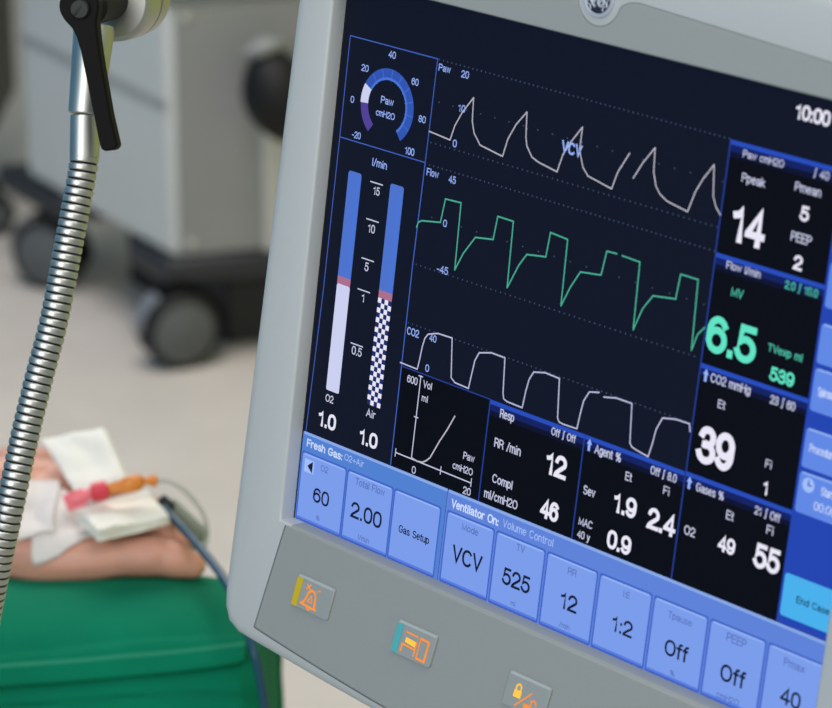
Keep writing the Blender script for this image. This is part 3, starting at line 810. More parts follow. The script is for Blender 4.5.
# the two control bars along the bottom and their touch keys
def bar(nm, u0, u1, key, m):
    g = G()
    g.rrect(u0, -38.4, u1, 1.0, 0.8, m, 0.2)
    g.rect(u0 + 0.6, -38.4, u1, -37.2, 'lcd_bar_top', 0.25)
    write(g, key); g.build(nm, screen)
bar('gas_control_bar', -86.0, -0.6, 'fresh', 'lcd_bar_left')
bar('ventilator_control_bar', -0.4, 200.5, 'vent', 'lcd_bar')
def key(k, u0, u1):
    g = G()
    g.rrect(u0 - 0.7, -30.2, u1 + 0.7, 0.2, 1.2, 'lcd_gap', 0.3)
    g.rrect(u0, -29.4, u1, -1.0, 1.0, 'lcd_button', 0.4)
    g.rect(u0 + 1.0, -29.4, u1 - 1.0, -28.7, 'lcd_button_top', 0.45)
    g.rect(u0 + 0.4, -1.9, u1 - 0.4, -1.0, 'lcd_button_low', 0.45)
    if k == 'b_o2':
        g.rect(-83.3, -27.2, -77.6, -21.6, 'lcd_icon_box', 0.5)
        g.poly([(-81.6, -24.4), (-78.4, -27.0), (-78.4, -21.8)], 'lcd_key_ink', 0.55)
    write(g, k, 0.65); g.build('touch_key', screen)
key('b_o2', -84.9, -58.7); key('b_tf', -57.0, -30.9); key('b_gs', -29.2, -3.4)
for i, k in enumerate(('b_vcv', 'b_tv', 'b_rr', 'b_ie', 'b_tp', 'b_pe', 'b_pm')):
    key(k, 1.1 + 27.5 * i, 26.5 + 27.5 * i)

g = G(); g.rect(167.2, -212, 201, -38.6, 'lcd_column', 0.15); g.build('menu_column', screen)
for k, v0, v1, m, st in ((None, -207.5, -192.5, 'lcd_side', None), (None, -190.0, -174.5, 'lcd_side', None), (None, -171.5, -155.4, 'lcd_side', None), (None, -149.6, -135.2, 'lcd_side', None), ('s_spi', -133.4, -118.0, 'lcd_side', 's'), ('s_pro', -111.6, -97.2, 'lcd_side', 's'),
                         ('s_sta', -95.6, -80.6, 'lcd_side', 's'), ('s_end', -57.6, -41.6, 'lcd_cyan', None)):
    g = G(); g.rrect(168.3, v0, 199.5, v1, 1.2, m, 0.4)
    g.rect(169.3, v0, 198.5, v0 + 0.7, 'lcd_button_top' if m != 'lcd_cyan' else 'lcd_cyan', 0.45)
    if k == 's_sta':
        g.poly(arc((172.6, -91.4), 2.7, 0, 360, 20)[:-1], 'lcd_icon_box', 0.5)
        g.line([(172.6, -91.4), (172.6, -93.2)], 0.5, 'lcd_column', 0.6); g.line([(172.6, -91.4), (174.0, -91.4)], 0.5, 'lcd_column', 0.6)
    if k: write(g, k, 0.65, st)
    g.build('menu_key', screen)

# ---- three backlit keys on the control panel
def hard_key(u, v, stripe, icon):
    sl = -0.2
    def q(x, y): return (u + x + sl * y, v + y)
    poly = [q(0.8, 0), q(21.6, 0), q(22.4, 0.8), q(22.4, 14.2), q(21.6, 15), q(0.8, 15), q(0, 14.2), q(0, 0.8)]
    k = plate('alarm_key', poly, 8.2, 9.6, 'key_grey', kp, 0.5)
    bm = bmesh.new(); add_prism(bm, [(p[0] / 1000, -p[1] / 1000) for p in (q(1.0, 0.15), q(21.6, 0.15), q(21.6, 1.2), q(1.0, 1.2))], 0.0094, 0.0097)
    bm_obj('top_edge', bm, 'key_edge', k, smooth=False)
    if stripe:
        bm = bmesh.new(); add_prism(bm, [(p[0] / 1000, -p[1] / 1000) for p in (q(0.3, 1.4), q(3.8, 1.4), q(3.6, 14.4), q(0.3, 14.4))], 0.0094, 0.0098)
        bm_obj('colour_stripe', bm, stripe, k, smooth=False)
    g = G(); icon(g, lambda x, y: q(x, y)); g.build('icon', k)
def bell(g, q):
    P = lambda *pts: [q(*p) for p in pts]
    g.line(P((5.6, 12.0), (7.4, 10.6), (8.6, 6.2), (10.2, 4.8), (12.0, 5.2), (13.2, 7.0), (13.6, 11.4), (14.6, 12.6), (5.6, 12.0)), 0.95, 'led_orange', 9.75)
    g.line(P((9.2, 10.2), (10.8, 7.0), (11.6, 10.4), (9.2, 10.2)), 0.55, 'led_orange', 9.75)
    g.line(P((9.2, 12.9), (10.4, 13.7), (11.6, 13.0)), 0.7, 'led_orange', 9.75)
    g.line(P((6.6, 2.8), (9.0, 4.8)), 0.6, 'led_orange', 9.75); g.line(P((9.0, 2.6), (6.8, 5.2)), 0.6, 'led_orange', 9.75); g.line(P((13.6, 4.0), (15.2, 3.4)), 0.6, 'led_orange', 9.75)
def bed(g, q):
    P = lambda *pts: [q(*p) for p in pts]
    g.line(P((6.2, 3.8), (12.6, 4.0)), 0.7, 'led_orange', 9.75)
    g.poly(P((6.6, 6.0), (12.4, 6.4), (12.4, 8.8), (6.6, 8.2)), 'led_orange_hot', 9.75)
    g.line(P((5.6, 12.6), (5.4, 9.4), (12.6, 9.8)), 0.8, 'led_orange', 9.75); g.line(P((12.8, 12.6), (12.8, 6.4)), 0.7, 'led_orange', 9.75)
    g.line(P((14.4, 4.0), (19.0, 4.2), (19.0, 13.0), (14.6, 12.8)), 1.0, 'led_orange', 9.75); g.line(P((14.6, 12.8), (14.4, 4.0)), 0.6, 'led_orange', 9.75)
def lock(g, q):
    P = lambda *pts: [q(*p) for p in pts]
    for (x, y, m) in ((7.0, 8.0, 'led_orange_hot'), (13.4, 12.0, 'led_orange')):
        g.poly(P((x - 1.9, y - 1.4), (x + 1.9, y - 1.4), (x + 1.9, y + 1.8), (x - 1.9, y + 1.8)), m, 9.75)
        dx = 0 if m == 'led_orange_hot' else 2.6
        g.line(P((x - 1.2 + dx, y - 1.4), (x - 1.2 + dx, y - 3.2), (x + dx, y - 4.1), (x + 1.2 + dx, y - 3.2), (x + 1.2 + dx, y - 1.4 if dx == 0 else y - 2.4)), 0.7, m, 9.75)
    g.line(P((7.2, 13.2), (14.0, 5.6)), 0.6, 'led_orange', 9.75)
hard_key(-70.4, 17.7, 'yellow_mark', bell)
hard_key(-10.2, 17.8, 'teal_mark', bed)
hard_key(52.2, 18.0, None, lock)
hard_key(114.0, 17.9, None, bell)

# ---- what carries the monitor: a bracket, a tilt head, a column and a wheeled foot behind it
inv = mon.matrix_world.inverted()
back = mon.matrix_world @ U(72, -110, -60)
colp = mon.matrix_world @ U(72, -110, -150)
bm = bmesh.new(); add_box(bm, U(72, -110, -66), (0.14, 0.14, 0.012)); add_box(bm, U(72, -110, -95), (0.05, 0.05, 0.06))
bm_obj('mount_bracket', bm, 'panel_grey', mon, bevel=0.004)
bm = bmesh.new(); add_lathe(bm, (0, 0, 0), (0, 0, 1), [(0.026, 0.06), (0.026, 1.38), (0.022, 1.384)], 32)
bmesh.ops.transform(bm, matrix=inv @ Matrix.Translation((colp.x, colp.y, 0)), verts=bm.verts[:])
bm_obj('support_column', bm, 'bezel_light', mon)
bm = bmesh.new()
bp = Vector((colp.x, colp.y, 0))
add_box(bm, bp + Vector((0.12, 0.1, 0.075)), (0.5, 0.46, 0.05))
bmesh.ops.transform(bm, matrix=inv, verts=bm.verts[:])
bm_obj('column_base', bm, 'cart_base', mon, bevel=0.01)
for sx in (-0.09, 0.33):
    for sy in (-0.09, 0.29):
        bm = bmesh.new(); add_lathe(bm, bp + Vector((sx - 0.012, sy, 0.032)), (1, 0, 0), [(0.028, 0), (0.032, 0.004), (0.032, 0.02), (0.028, 0.024)], 24)
        add_box(bm, bp + Vector((sx, sy, 0.052)), (0.008, 0.02, 0.03))
        bmesh.ops.transform(bm, matrix=inv, verts=bm.verts[:])
        bm_obj('base_caster', bm, 'black_rubber', mon)

# ------------------------------------------------------------------ jointed metal flex arm in the foreground
DZ = 1.27
def cz(px, py, zc):  # a point zc in front of the lens
    return EYE + (RIGHT * ((px - 416) / FPX) + DOWN * ((py - 354) / FPX) + FWD) * zc
K = DZ / FPX      # metres per photo pixel at that depth
arm = empty('flexible_hose_arm', cz(84, 150, DZ))
tag(arm, 'ribbed silver flexible metal arm hanging from a clamped joint', 'flexible arm')
arm_inv = arm.matrix_world
AO = Vector(arm.location)
def part(name, bm, m, parent=arm, **kw):
    bmesh.ops.translate(bm, vec=-AO, verts=bm.verts[:])
    return bm_obj(name, bm, m, parent, **kw)
path = catmull([cz(x, y, DZ + dz) for x, y, dz in ((84.5, 156, 0), (81.0, 180, 0), (69.5, 240, 0), (54.5, 318, 0), (38.5, 380, 0.0), (24, 440, 0), (8, 515, 0), (-10, 600, 0.01), (-32, 720, 0.03), (-60, 880, 0.05), (-100, 1100, 0.08), (-170, 1300, 0.10))], 30)
pitch = 8.3 * K
path = resample(path, pitch / 12)
bm = bmesh.new()
R0 = 14.6 * K
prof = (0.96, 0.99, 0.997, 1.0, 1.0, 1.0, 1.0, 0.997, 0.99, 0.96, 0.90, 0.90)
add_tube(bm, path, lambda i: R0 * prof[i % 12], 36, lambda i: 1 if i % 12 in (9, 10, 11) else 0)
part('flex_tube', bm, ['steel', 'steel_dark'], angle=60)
up = (cz(84.5, 100, DZ) - cz(83.5, 156, DZ)).normalized()
base = cz(84.5, 158, DZ)
bm = bmesh.new(); add_lathe(bm, base, up, [(R0 * 0.93, 0), (R0 * 1.02, 1 * K), (R0 * 1.02, 42 * K), (R0 * 0.9, 43 * K)], 40); part('ferrule', bm, 'steel')
b2 = base + up * 43.5 * K
ax2 = (cz(93, 40, DZ) - b2).normalized()
bm = bmesh.new(); add_lathe(bm, b2, ax2, [(15.5 * K, 0), (17.2 * K, 1.5 * K), (19.5 * K, 60 * K), (20.5 * K, 85 * K), (19 * K, 90 * K)], 40); part('sleeve', bm, 'steel')
# joint: a drum lying across the arm, black lever clamped on its near end
jd = Vector((0.34, 0.93, -0.10)).normalized()
hc = cz(77, 8, DZ - 0.022)
bm = bmesh.new()
add_lathe(bm, hc + jd * 0.003, jd, [(0.0062, 0), (0.0062, 0.006, 1), (0.0088, 0.008, 1), (0.0088, 0.028, 0), (0.0165, 0.0285, 0), (0.0185, 0.031, 0), (0.0189, 0.040, 1), (0.0180, 0.0402, 1), (0.0180, 0.0412, 0), (0.0189, 0.0414, 0), (0.0185, 0.050, 0), (0.0165, 0.052, 0)], 48)
part('joint_drum', bm, ['steel', 'steel_dark'])
bm = bmesh.new()
vd = (hc - EYE).normalized()
# lever arm: outline of a key-hole shape in the plane facing the lens side, 9 mm thick
lx = (RIGHT - vd * RIGHT.dot(vd)).normalized(); ly = vd.cross(lx).normalized()
if ly.z > 0: ly = -ly
ln = lx.cross(ly).normalized()
if ln.dot(vd) > 0: ln = -ln
ln = (ln - lx * 0.28).normalized()
def lv(px, py): return lx * ((px - 77) * K) + ly * ((py - 8) * K)
out = []
for i in range(21):
    a = math.radians(160 + 210 * i / 20)
    out.append((81 + 19.5 * math.cos(a), 6 + 19.5 * math.sin(a)))
out += [(98, 22), (99.5, 40), (103, 66), (110.5, 112), (117, 142), (116.5, 145.5), (113, 147.5), (104, 148.5), (101, 146), (99.5, 142), (90, 92), (82, 50), (78, 36), (74, 28), (66, 19)]
fr = [bm.verts.new(hc + lv(*p) + ln * 0.0035) for p in out]
bk = [bm.verts.new(hc + lv(*p) - ln * 0.0040) for p in out]
for i in range(len(out)): bm.faces.new((fr[i], fr[(i + 1) % len(out)], bk[(i + 1) % len(out)], bk[i]))
bm.faces.new(fr); bm.faces.new(bk[::-1])
lev = part('clamp_lever', bm, 'black_plastic', bevel=0.0009, segs=3, angle=50)
bm = bmesh.new()
add_lathe(bm, hc + lv(82, 9) + ln * 0.0034, ln, [(0.0042, 0, 0), (0.0042, 0.0008, 0), (0.0036, 0.0014, 0), (0.0001, 0.0015, 0)], 28)
s_ = Matrix((lx, ly, ln)).transposed() @ Matrix.Rotation(math.radians(-45), 3, 'Z')
o_ = part('lever_screw', bm, 'steel_dark', lev)
bm = bmesh.new(); add_box(bm, hc + lv(82, 9) + ln * 0.0047, (0.0068, 0.0010, 0.0009), s_)
part('screw_slot', bm, 'gap_black', lev, smooth=False)
# mounting rod: from the drum up over the monitor to its column
top = hc + jd * 0.045
bm = bmesh.new()
pr = catmull([top, top + Vector((0.02, 0.02, 0.06)), top + Vector((0.06, 0.03, 0.11)), Vector((colp.x - 0.12, colp.y - 0.015, 1.365)), Vector((colp.x - 0.026, colp.y, 1.365))], 10)
add_tube(bm, pr, 0.0065, 20)
part('mounting_rod', bm, 'steel')

# ------------------------------------------------------------------ white wheeled equipment cart
c0 = at(172, 262, 4.21); c0 = Vector((c0.x, c0.y, 0))
Ld = Vector((-0.53, 0.848, 0)); Rd = Vector((0.96, 0.28, 0))
LW, RW = 0.50, 0.36
cart = empty('equipment_cart', c0)
tag(cart, 'white and grey hospital equipment cart on large black casters behind the monitor', 'cart')
def cpart(name, bm, m, parent=cart, **kw):
    bmesh.ops.translate(bm, vec=-c0, verts=bm.verts[:])
    return bm_obj(name, bm, m, parent, **kw)
def foot(a, b): return c0 + Ld * a + Rd * b
def quadprism(bm, a0, a1, b0, b1, z0, z1):
    add_prism(bm, [foot(a0, b0)[:2], foot(a0, b1)[:2], foot(a1, b1)[:2], foot(a1, b0)[:2]], z0, z1)
bm = bmesh.new(); quadprism(bm, 0, LW, 0, RW, 0.168, 1.02); cpart('body', bm, 'cart_white', bevel=0.012)
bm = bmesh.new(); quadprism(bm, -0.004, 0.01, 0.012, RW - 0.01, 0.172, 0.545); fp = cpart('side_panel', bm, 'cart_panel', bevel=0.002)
for b_, z_ in ((0.03, 0.53), (0.03, 0.19)):
    bm = bmesh.new(); add_lathe(bm, foot(-0.003, b_) + Vector((0, 0, z_)), Vector((0.28, -0.96, 0)), [(0.007, 0), (0.007, 0.002), (0.004, 0.004)], 16); cpart('panel_screw', bm, 'steel', fp)
bm = bmesh.new(); quadprism(bm, -0.006, 0.01, 0.0, RW, 0.549, 0.566); cpart('top_rail', bm, 'seam_dark', bevel=0.002)
bm = bmesh.new(); quadprism(bm, -0.012, 0.012, 0.138, 0.20, 0.168, 0.365); cpart('corner_post', bm, 'pale_label', bevel=0.004)
for z_ in (0.399, 0.80):
    bm = bmesh.new(); quadprism(bm, 0.004, LW - 0.005, -0.002, 0.008, z_ - 0.008, z_ + 0.008); cpart('drawer_seam', bm, 'cart_groove', bevel=0.001)
bm = bmesh.new(); quadprism(bm, -0.012, 0.12, -0.014, RW + 0.01, 0.128, 0.168); cpart('base_frame', bm, 'cart_base', bevel=0.01)
bm = bmesh.new(); quadprism(bm, LW - 0.15, LW + 0.09, -0.014, RW, 0.128, 0.168); cpart('base_frame', bm, 'cart_base', bevel=0.01)
bm = bmesh.new(); quadprism(bm, 0.05, LW - 0.12, 0.105, RW - 0.01, 0.012, 0.135); cpart('under_box', bm, 'black_rubber', bevel=0.006)  # dark box filling the space beneath the body
def caster(p, axis, name='caster', parent=cart, origin=c0, r=0.0585):
    ax = Vector(axis).normalized()
    k = empty(name, p - origin, parent)
    def cp(nm, bm, m, par, **kw): return bm_obj(nm, bm, m, par, **kw)
    for s in (-1, 1):
        b = Vector((0, 0, r)) + ax * (0.007 if s > 0 else -0.007)
        bm = bmesh.new()
        d = ax * s
        add_lathe(bm, b, d, [(r * 0.86, 0), (r * 0.97, 0.002), (r, 0.006), (r, 0.016), (r * 0.95, 0.021), (r * 0.82, 0.0235), (r * 0.82, 0.019)], 40)
        cp('tyre', bm, 'black_rubber', k)
        bm = bmesh.new()
        add_lathe(bm, b + d * 0.012, d, [(r * 0.815, 0), (r * 0.815, 0.009), (r * 0.72, 0.0115), (r * 0.3, 0.013), (r * 0.25, 0.0145), (r * 0.02, 0.015)], 40)
        cp('hub', bm, 'wheel_hub', k)
    # hood over the wheels and its stem
    side = Vector((-ax.y, ax.x, 0))
    for nm_, a0_, a1_, mt_ in (('hood', -10, 118, 'black_plastic'), ('hood_highlight', 120, 178, 'hood_highlight_grey')):  # pale arc is a highlight put into the hood's colour, no separate part
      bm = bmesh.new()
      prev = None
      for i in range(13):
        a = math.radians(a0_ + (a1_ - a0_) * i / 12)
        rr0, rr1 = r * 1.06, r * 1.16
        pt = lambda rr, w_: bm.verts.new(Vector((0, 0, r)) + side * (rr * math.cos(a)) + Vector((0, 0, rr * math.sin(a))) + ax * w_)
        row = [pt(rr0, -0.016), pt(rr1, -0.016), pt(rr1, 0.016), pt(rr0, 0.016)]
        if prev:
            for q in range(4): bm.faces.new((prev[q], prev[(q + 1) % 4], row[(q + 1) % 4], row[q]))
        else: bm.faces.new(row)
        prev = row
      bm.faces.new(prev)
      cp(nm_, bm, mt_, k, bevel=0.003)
    bm = bmesh.new(); add_lathe(bm, Vector((0, 0, r * 1.9)), (0, 0, 1), [(0.014, 0), (0.014, 0.03)], 20); cp('stem', bm, 'black_plastic', k)
    return k
def ground(px, py): 
    d = at(px, py, 1.0) - EYE
    return EYE + d * (EYE.z / -d.z)
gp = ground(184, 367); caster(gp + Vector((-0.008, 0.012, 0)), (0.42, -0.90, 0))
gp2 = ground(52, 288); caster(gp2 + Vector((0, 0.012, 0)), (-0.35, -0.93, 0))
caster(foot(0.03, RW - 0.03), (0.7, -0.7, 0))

# black reservoir bag against the cart's side panel
bc = at(279, 96, 4.17)
bag = empty('breathing_bag', bc)
tag(bag, 'black rubber breathing bag hanging against the grey side panel of the cart', 'breathing bag')
bm = bmesh.new()
axb = Vector((0.30, -0.1, -0.95)).normalized()
prof = []
for i in range(25):
    t = i / 24
    prof.append((0.0005 + 0.052 * math.sin(PI * min(1, t * 0.98 + 0.02)) ** 0.62, (t - 0.5) * 0.145))
add_lathe(bm, (0, 0, 0), axb, prof, 36)
bm_obj('bag', bm, 'bag_black', bag)
bm = bmesh.new(); add_lathe(bm, -axb * 0.066, -axb, [(0.030, 0), (0.032, 0.003), (0.032, 0.010), (0.022, 0.013), (0.010, 0.020)], 28)
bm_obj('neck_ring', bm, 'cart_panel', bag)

# dark trolley at the far side of the cart
d0 = at(-22, 185, 5.08); d0 = Vector((d0.x, d0.y, 0))
tro = empty('instrument_trolley', d0)
tag(tro, 'dark instrument trolley with pale side plates, half hidden beyond the white cart', 'trolley')
bm = bmesh.new(); add_box(bm, Vector((0, 0, 0.6)), (0.11, 0.3, 0.90)); bm_obj('trolley_body', bm, 'dark_unit', tro, bevel=0.008)
for z_, h_ in ((at(5, 47, 4.93).z, 0.045), (at(5, 138, 4.93).z, 0.075)):
    bm = bmesh.new(); add_box(bm, Vector((0.02, -0.155, z_)), (0.06, 0.012, h_)); bm_obj('side_plate', bm, 'pale_label', tro, bevel=0.002)
g3 = ground(-6, 232)
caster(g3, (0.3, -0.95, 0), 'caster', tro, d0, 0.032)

# ------------------------------------------------------------------ green drape over the arm board
def drape_z(x): return -0.0045 * max(0.0, min(1.0, (x + 0.145) / 0.05)) ** 1.5
CORE = [(y, z - 0.002) for y, z in [(1.70, 0.50), (1.695, 0.66), (1.685, 0.735), (1.66, 0.778), (1.63, 0.803), (1.595, 0.824), (1.565, 0.8405), (1.54, 0.8490), (1.515, 0.8520), (1.498, 0.8510), (1.482, 0.8450), (1.466, 0.829), (1.457, 0.812), (1.452, 0.79), (1.450, 0.74), (1.448, 0.66), (1.446, 0.5)]]
def core_path():
    return [Vector((0, y, z)) for y, z in CORE]
def drape_layer(name, off, hem, x0, x1, m, stitch=None, seed=0.0, step=None, cap=False, foldh=0.0):
    pth = resample(catmull(core_path(), 12), 0.0016)
    nx = 90
    bm = bmesh.new(); grid = []
    for i in range(nx + 1):
        x = x0 + (x1 - x0) * i / nx
        col = []
        zh = hem(x)
        pts = []
        for k, p in enumerate(pth):
            q0, q1 = pth[max(k - 1, 0)], pth[min(k + 1, len(pth) - 1)]
            t = (q1 - q0).normalized(); nrm = Vector((0, t.z, -t.y))
            nrm = -nrm if nrm.dot(p - Vector((0, 1.57, 0.70))) < 0 else nrm
            edge = (x - x1) / 0.02
            rd = 0.0
            if x > x1 - 0.012: rd = -0.010 * (1 - math.sqrt(max(0, 1 - ((x - x1 + 0.012) / 0.012) ** 2)))
            wob = 0.0036 * noise.noise(Vector((x * 9 + seed, k * 0.027, seed))) + 0.0012 * noise.noise(Vector((x * 22 + k * .05, k * 0.016, seed + 4)))
            hang = max(0.0, (0.83 - p.z) / 0.33) if p.y < 1.5 else 0.0
            wob += hang * 0.03 * noise.noise(Vector((x * 14, seed, 1.7)))
            if step and p.y < 1.5 and p.z > step(x): wob += 0.0032
            if foldh and p.y < 1.5 and p.z < zh + foldh: wob += 0.0016
            v = p + nrm * (off + wob + rd); v.x = x; v.z += drape_z(x)
            pts.append(v)
        # cut the front at the hem
        res = []
        for k, v in enumerate(pts):
            if v.y < 1.56 and v.z < zh and res:
                a = res[-1]
                if a.z > zh:
                    f = (a.z - zh) / (a.z - v.z); res.append(a.lerp(v, f))
                break
            res.append(v)
        n_ = 260
        L = resample(res, sum((b - a).length for a, b in zip(res, res[1:])) / n_ * 0.99999)
        L = (L + [res[-1]] * 3)[:n_ + 1]
        grid.append([bm.verts.new(v) for v in L])
    if cap: bm.faces.new(grid[-1])
    for i in range(nx):
        for k in range(260):
            f = bm.faces.new((grid[i][k], grid[i + 1][k], grid[i + 1][k + 1], grid[i][k + 1]))
            if stitch and k in stitch: f.material_index = 1
    bmesh.ops.remove_doubles(bm, verts=bm.verts[:], dist=1e-5)
    return bm
XR = -0.084
bm = drape_layer('u', 0.0, lambda x: 0.5, -1.0, XR - 0.001, None, seed=3.1, step=lambda x: 0.8150 + 0.07 * (x + 0.24), cap=True)
# close the right end
under = bm_obj('drape', bm, ['drape_green'], None)
under.name = 'lower_drape'
tag(under, 'dark green surgical drape hanging lowest down the front of the arm board', 'surgical drape')
bm = drape_layer('o', 0.0062, lambda x: 0.8270 + 0.07 * (x + 0.24), -1.0, XR, None, stitch=(254,), seed=3.1, foldh=0.0075)
over = bm_obj('upper_drape', bm, ['drape_green', 'drape_stitch'], None)
md = over.modifiers.new('th', 'SOLIDIFY'); md.thickness = 0.0035; md.offset = 0
tag(over, 'green surgical drape with stitched hem lying under the bandaged hand', 'surgical drape')
# arm board under the drapes
bm = bmesh.new()
sec = [(y, z - 0.010) if z > 0.80 else (y + (0.008 if y < 1.5 else -0.010), z) for y, z in CORE]
sec = [(1.57 + (y - 1.57) * 0.92, 0.70 + (z - 0.70) * 0.93) for y, z in sec if z > 0.68]
a = [bm.verts.new((-1.0, y, z)) for y, z in sec]; b = [bm.verts.new((XR - 0.014, y, z)) for y, z in sec]
for i in range(len(sec)): bm.faces.new((a[i], a[(i + 1) % len(sec)], b[(i + 1) % len(sec)], b[i]))
bm.faces.new(a); bm.faces.new(b)
board = empty('arm_board', (-0.5, 1.57, 0))
tag(board, 'padded arm board on a post, covered by the green drapes', 'arm board')
bmesh.ops.translate(bm, vec=-Vector(board.location), verts=bm.verts[:])
bm_obj('pad', bm, 'black_rubber', board)
bm = bmesh.new(); add_box(bm, (0, 0, 0.36), (0.07, 0.07, 0.62)); add_box(bm, (0, 0, 0.03), (0.4, 0.18, 0.06))
bm_obj('post', bm, 'steel', board, bevel=0.005)

# ------------------------------------------------------------------ the patient's arm and hand
def ball(bm, c, r, squash=None):
    m4 = Matrix.Translation(c)
    if squash: m4 = m4 @ squash
    bmesh.ops.create_uvsphere(bm, u_segments=20, v_segments=14, radius=r, matrix=m4)
def chain(bm, pts):
    for (a, ra), (b, rb) in zip(pts, pts[1:]):
        n_ = max(2, int((b - a).length / 0.0022))
        for i in range(n_ + 1):
            t = i / n_
            bmesh.ops.create_icosphere(bm, subdivisions=2, radius=ra + (rb - ra) * t, matrix=Matrix.Translation(a.lerp(b, t)))
bm = bmesh.new()
mmk = 0.001
thumb = [(at(2, 548, 1.560), .0175), (at(46, 557, 1.552), .0170), (at(92, 558, 1.546), .0138), (at(118, 556.5, 1.545), .0120), (at(154, 556, 1.545), .0122), (at(160, 556.5, 1.545), .0115), (at(176, 560, 1.544), .0108), (at(193, 565.5, 1.543), .0078)]
index = [(at(30, 520, 1.585), .0165), (at(98, 516, 1.575), .0125), (at(140, 524, 1.570), .0098), (at(168, 536, 1.566), .0088), (at(182, 540, 1.565), .0072)]
middle = [(at(25, 500, 1.600), .0160), (at(94, 497, 1.597), .0122), (at(140, 506, 1.598), .0098), (at(166, 521, 1.596), .0090), (at(180, 529, 1.594), .0074)]
ring = [(at(20, 482, 1.612), .0150), (at(85, 481, 1.614), .0112), (at(118, 499, 1.620), .0090), (at(124, 522, 1.612), .0080), (at(112, 530, 1.604), .0068)]
pinky = [(at(15, 466, 1.620), .0135), (at(68, 468, 1.626), .0098), (at(94, 487, 1.630), .0080), (at(98, 507, 1.622), .0072), (at(88, 514, 1.614), .0060)]
for ch_ in (thumb, index, middle, ring, pinky): chain(bm, ch_)
# palm and wrist
chain(bm, [(at(30, 520, 1.585), .0180), (at(25, 500, 1.600), .0175), (at(20, 482, 1.612), .0165)])
chain(bm, [(at(98, 518, 1.578), .0128), (at(92, 498, 1.598), .0126), (at(82, 482, 1.612), .0116)])
chain(bm, [(at(60, 535, 1.562), .0150), (at(66, 515, 1.582), .0145), (at(60, 490, 1.604), .0140)])
chain(bm, [(at(100, 540, 1.556), .0105), (at(100, 522, 1.572), .0112)])
for a_, b_ in (((2, 548, 1.560), (-70, 545, 1.572)), ((30, 520, 1.585), (-70, 525, 1.585)), ((20, 484, 1.612), (-70, 505, 1.600))):
    chain(bm, [(at(*a_), .0172), (at(*b_), .0215)])
chain(bm, [(at(-70, 528, 1.584), .029), (at(-200, 520, 1.590), .034), (at(-420, 500, 1.600), .041), (at(-640, 490, 1.600), .044)])
tmp = bm_obj('tmp', bm, None, None)
md = tmp.modifiers.new('r', 'REMESH'); md.mode = 'VOXEL'; md.voxel_size = 0.0016
md = tmp.modifiers.new('s', 'SMOOTH'); md.factor = 0.5; md.iterations = 7
hm = mesh_of(tmp)
bpy.data.objects.remove(tmp)
hm.name = 'person'
hm.materials.clear()
for p in hm.polygons: p.use_smooth = True
hand = link('person', hm, 'skin')
tag(hand, 'person lying out of view, bandaged hand resting palm down on the green drape', 'person')
hbm = bmesh.new(); hbm.from_mesh(hm)
HB = BVHTree.FromBMesh(hbm)

# the hand's weight presses the cloth in
for o_, gap_ in ((over, 0.0036), (under, 0.0090)):
    for v in o_.data.vertices:
        if v.co.z > 0.78:
            co, no, _, _ = HB.ray_cast(Vector((v.co.x, v.co.y, 0.6)), Vector((0, 0, 1)))
            if co is not None and co.z - gap_ < v.co.z: v.co.z = co.z - gap_

def skin_patch(name, quad, n, off, th, m, jag=0.0, parent=None):
    """a sheet laid on the hand: corners given, every point dropped onto the nearest skin and lifted by off"""
    bm = bmesh.new(); rows = []
    a, b, c, d = quad
    for i in range(n + 1):
        row = []
        for k in range(n + 1):
            s, t = i / n, k / n
            p = a.lerp(b, s).lerp(d.lerp(c, s), t)
            co, no, _, _ = HB.find_nearest(p)
            if (p - co).length < 0.02:
                q = co + no * off
                pass
            else: q = p
            row.append(q)
        rows.append(row)
    for _ in range(3):
        rows = [[(rows[i][k] * 2 + rows[max(i - 1, 0)][k] + rows[min(i + 1, n)][k] + rows[i][max(k - 1, 0)] + rows[i][min(k + 1, n)]) / 6 if 0 < i < n and 0 < k < n else rows[i][k] for k in range(n + 1)] for i in range(n + 1)]
    V = [[bm.verts.new(q) for q in r] for r in rows]
    for i in range(n):
        for k in range(n): bm.faces.new((V[i][k], V[i + 1][k], V[i + 1][k + 1], V[i][k + 1]))
    o = bm_obj(name, bm, m, parent, angle=180)
    md = o.modifiers.new('th', 'SOLIDIFY'); md.thickness = th; md.offset = 0
    return o
tp = skin_patch('adhesive_dressing', (at(32, 462, 1.585), at(100, 491, 1.572), at(97, 542, 1.545), at(34, 566, 1.535)), 26, 0.0018, 0.0006, 'tape')
tag(tp, 'thin white adhesive dressing taped over the back of the hand', 'dressing')
tp2 = skin_patch('adhesive_dressing', (at(14, 474, 1.59), at(58, 470, 1.585), at(56, 540, 1.548), at(21, 548, 1.548)), 20, 0.0034, 0.0006, 'tape')
tag(tp2, 'smaller adhesive dressing flap nearest the wrist, under the larger one', 'dressing')

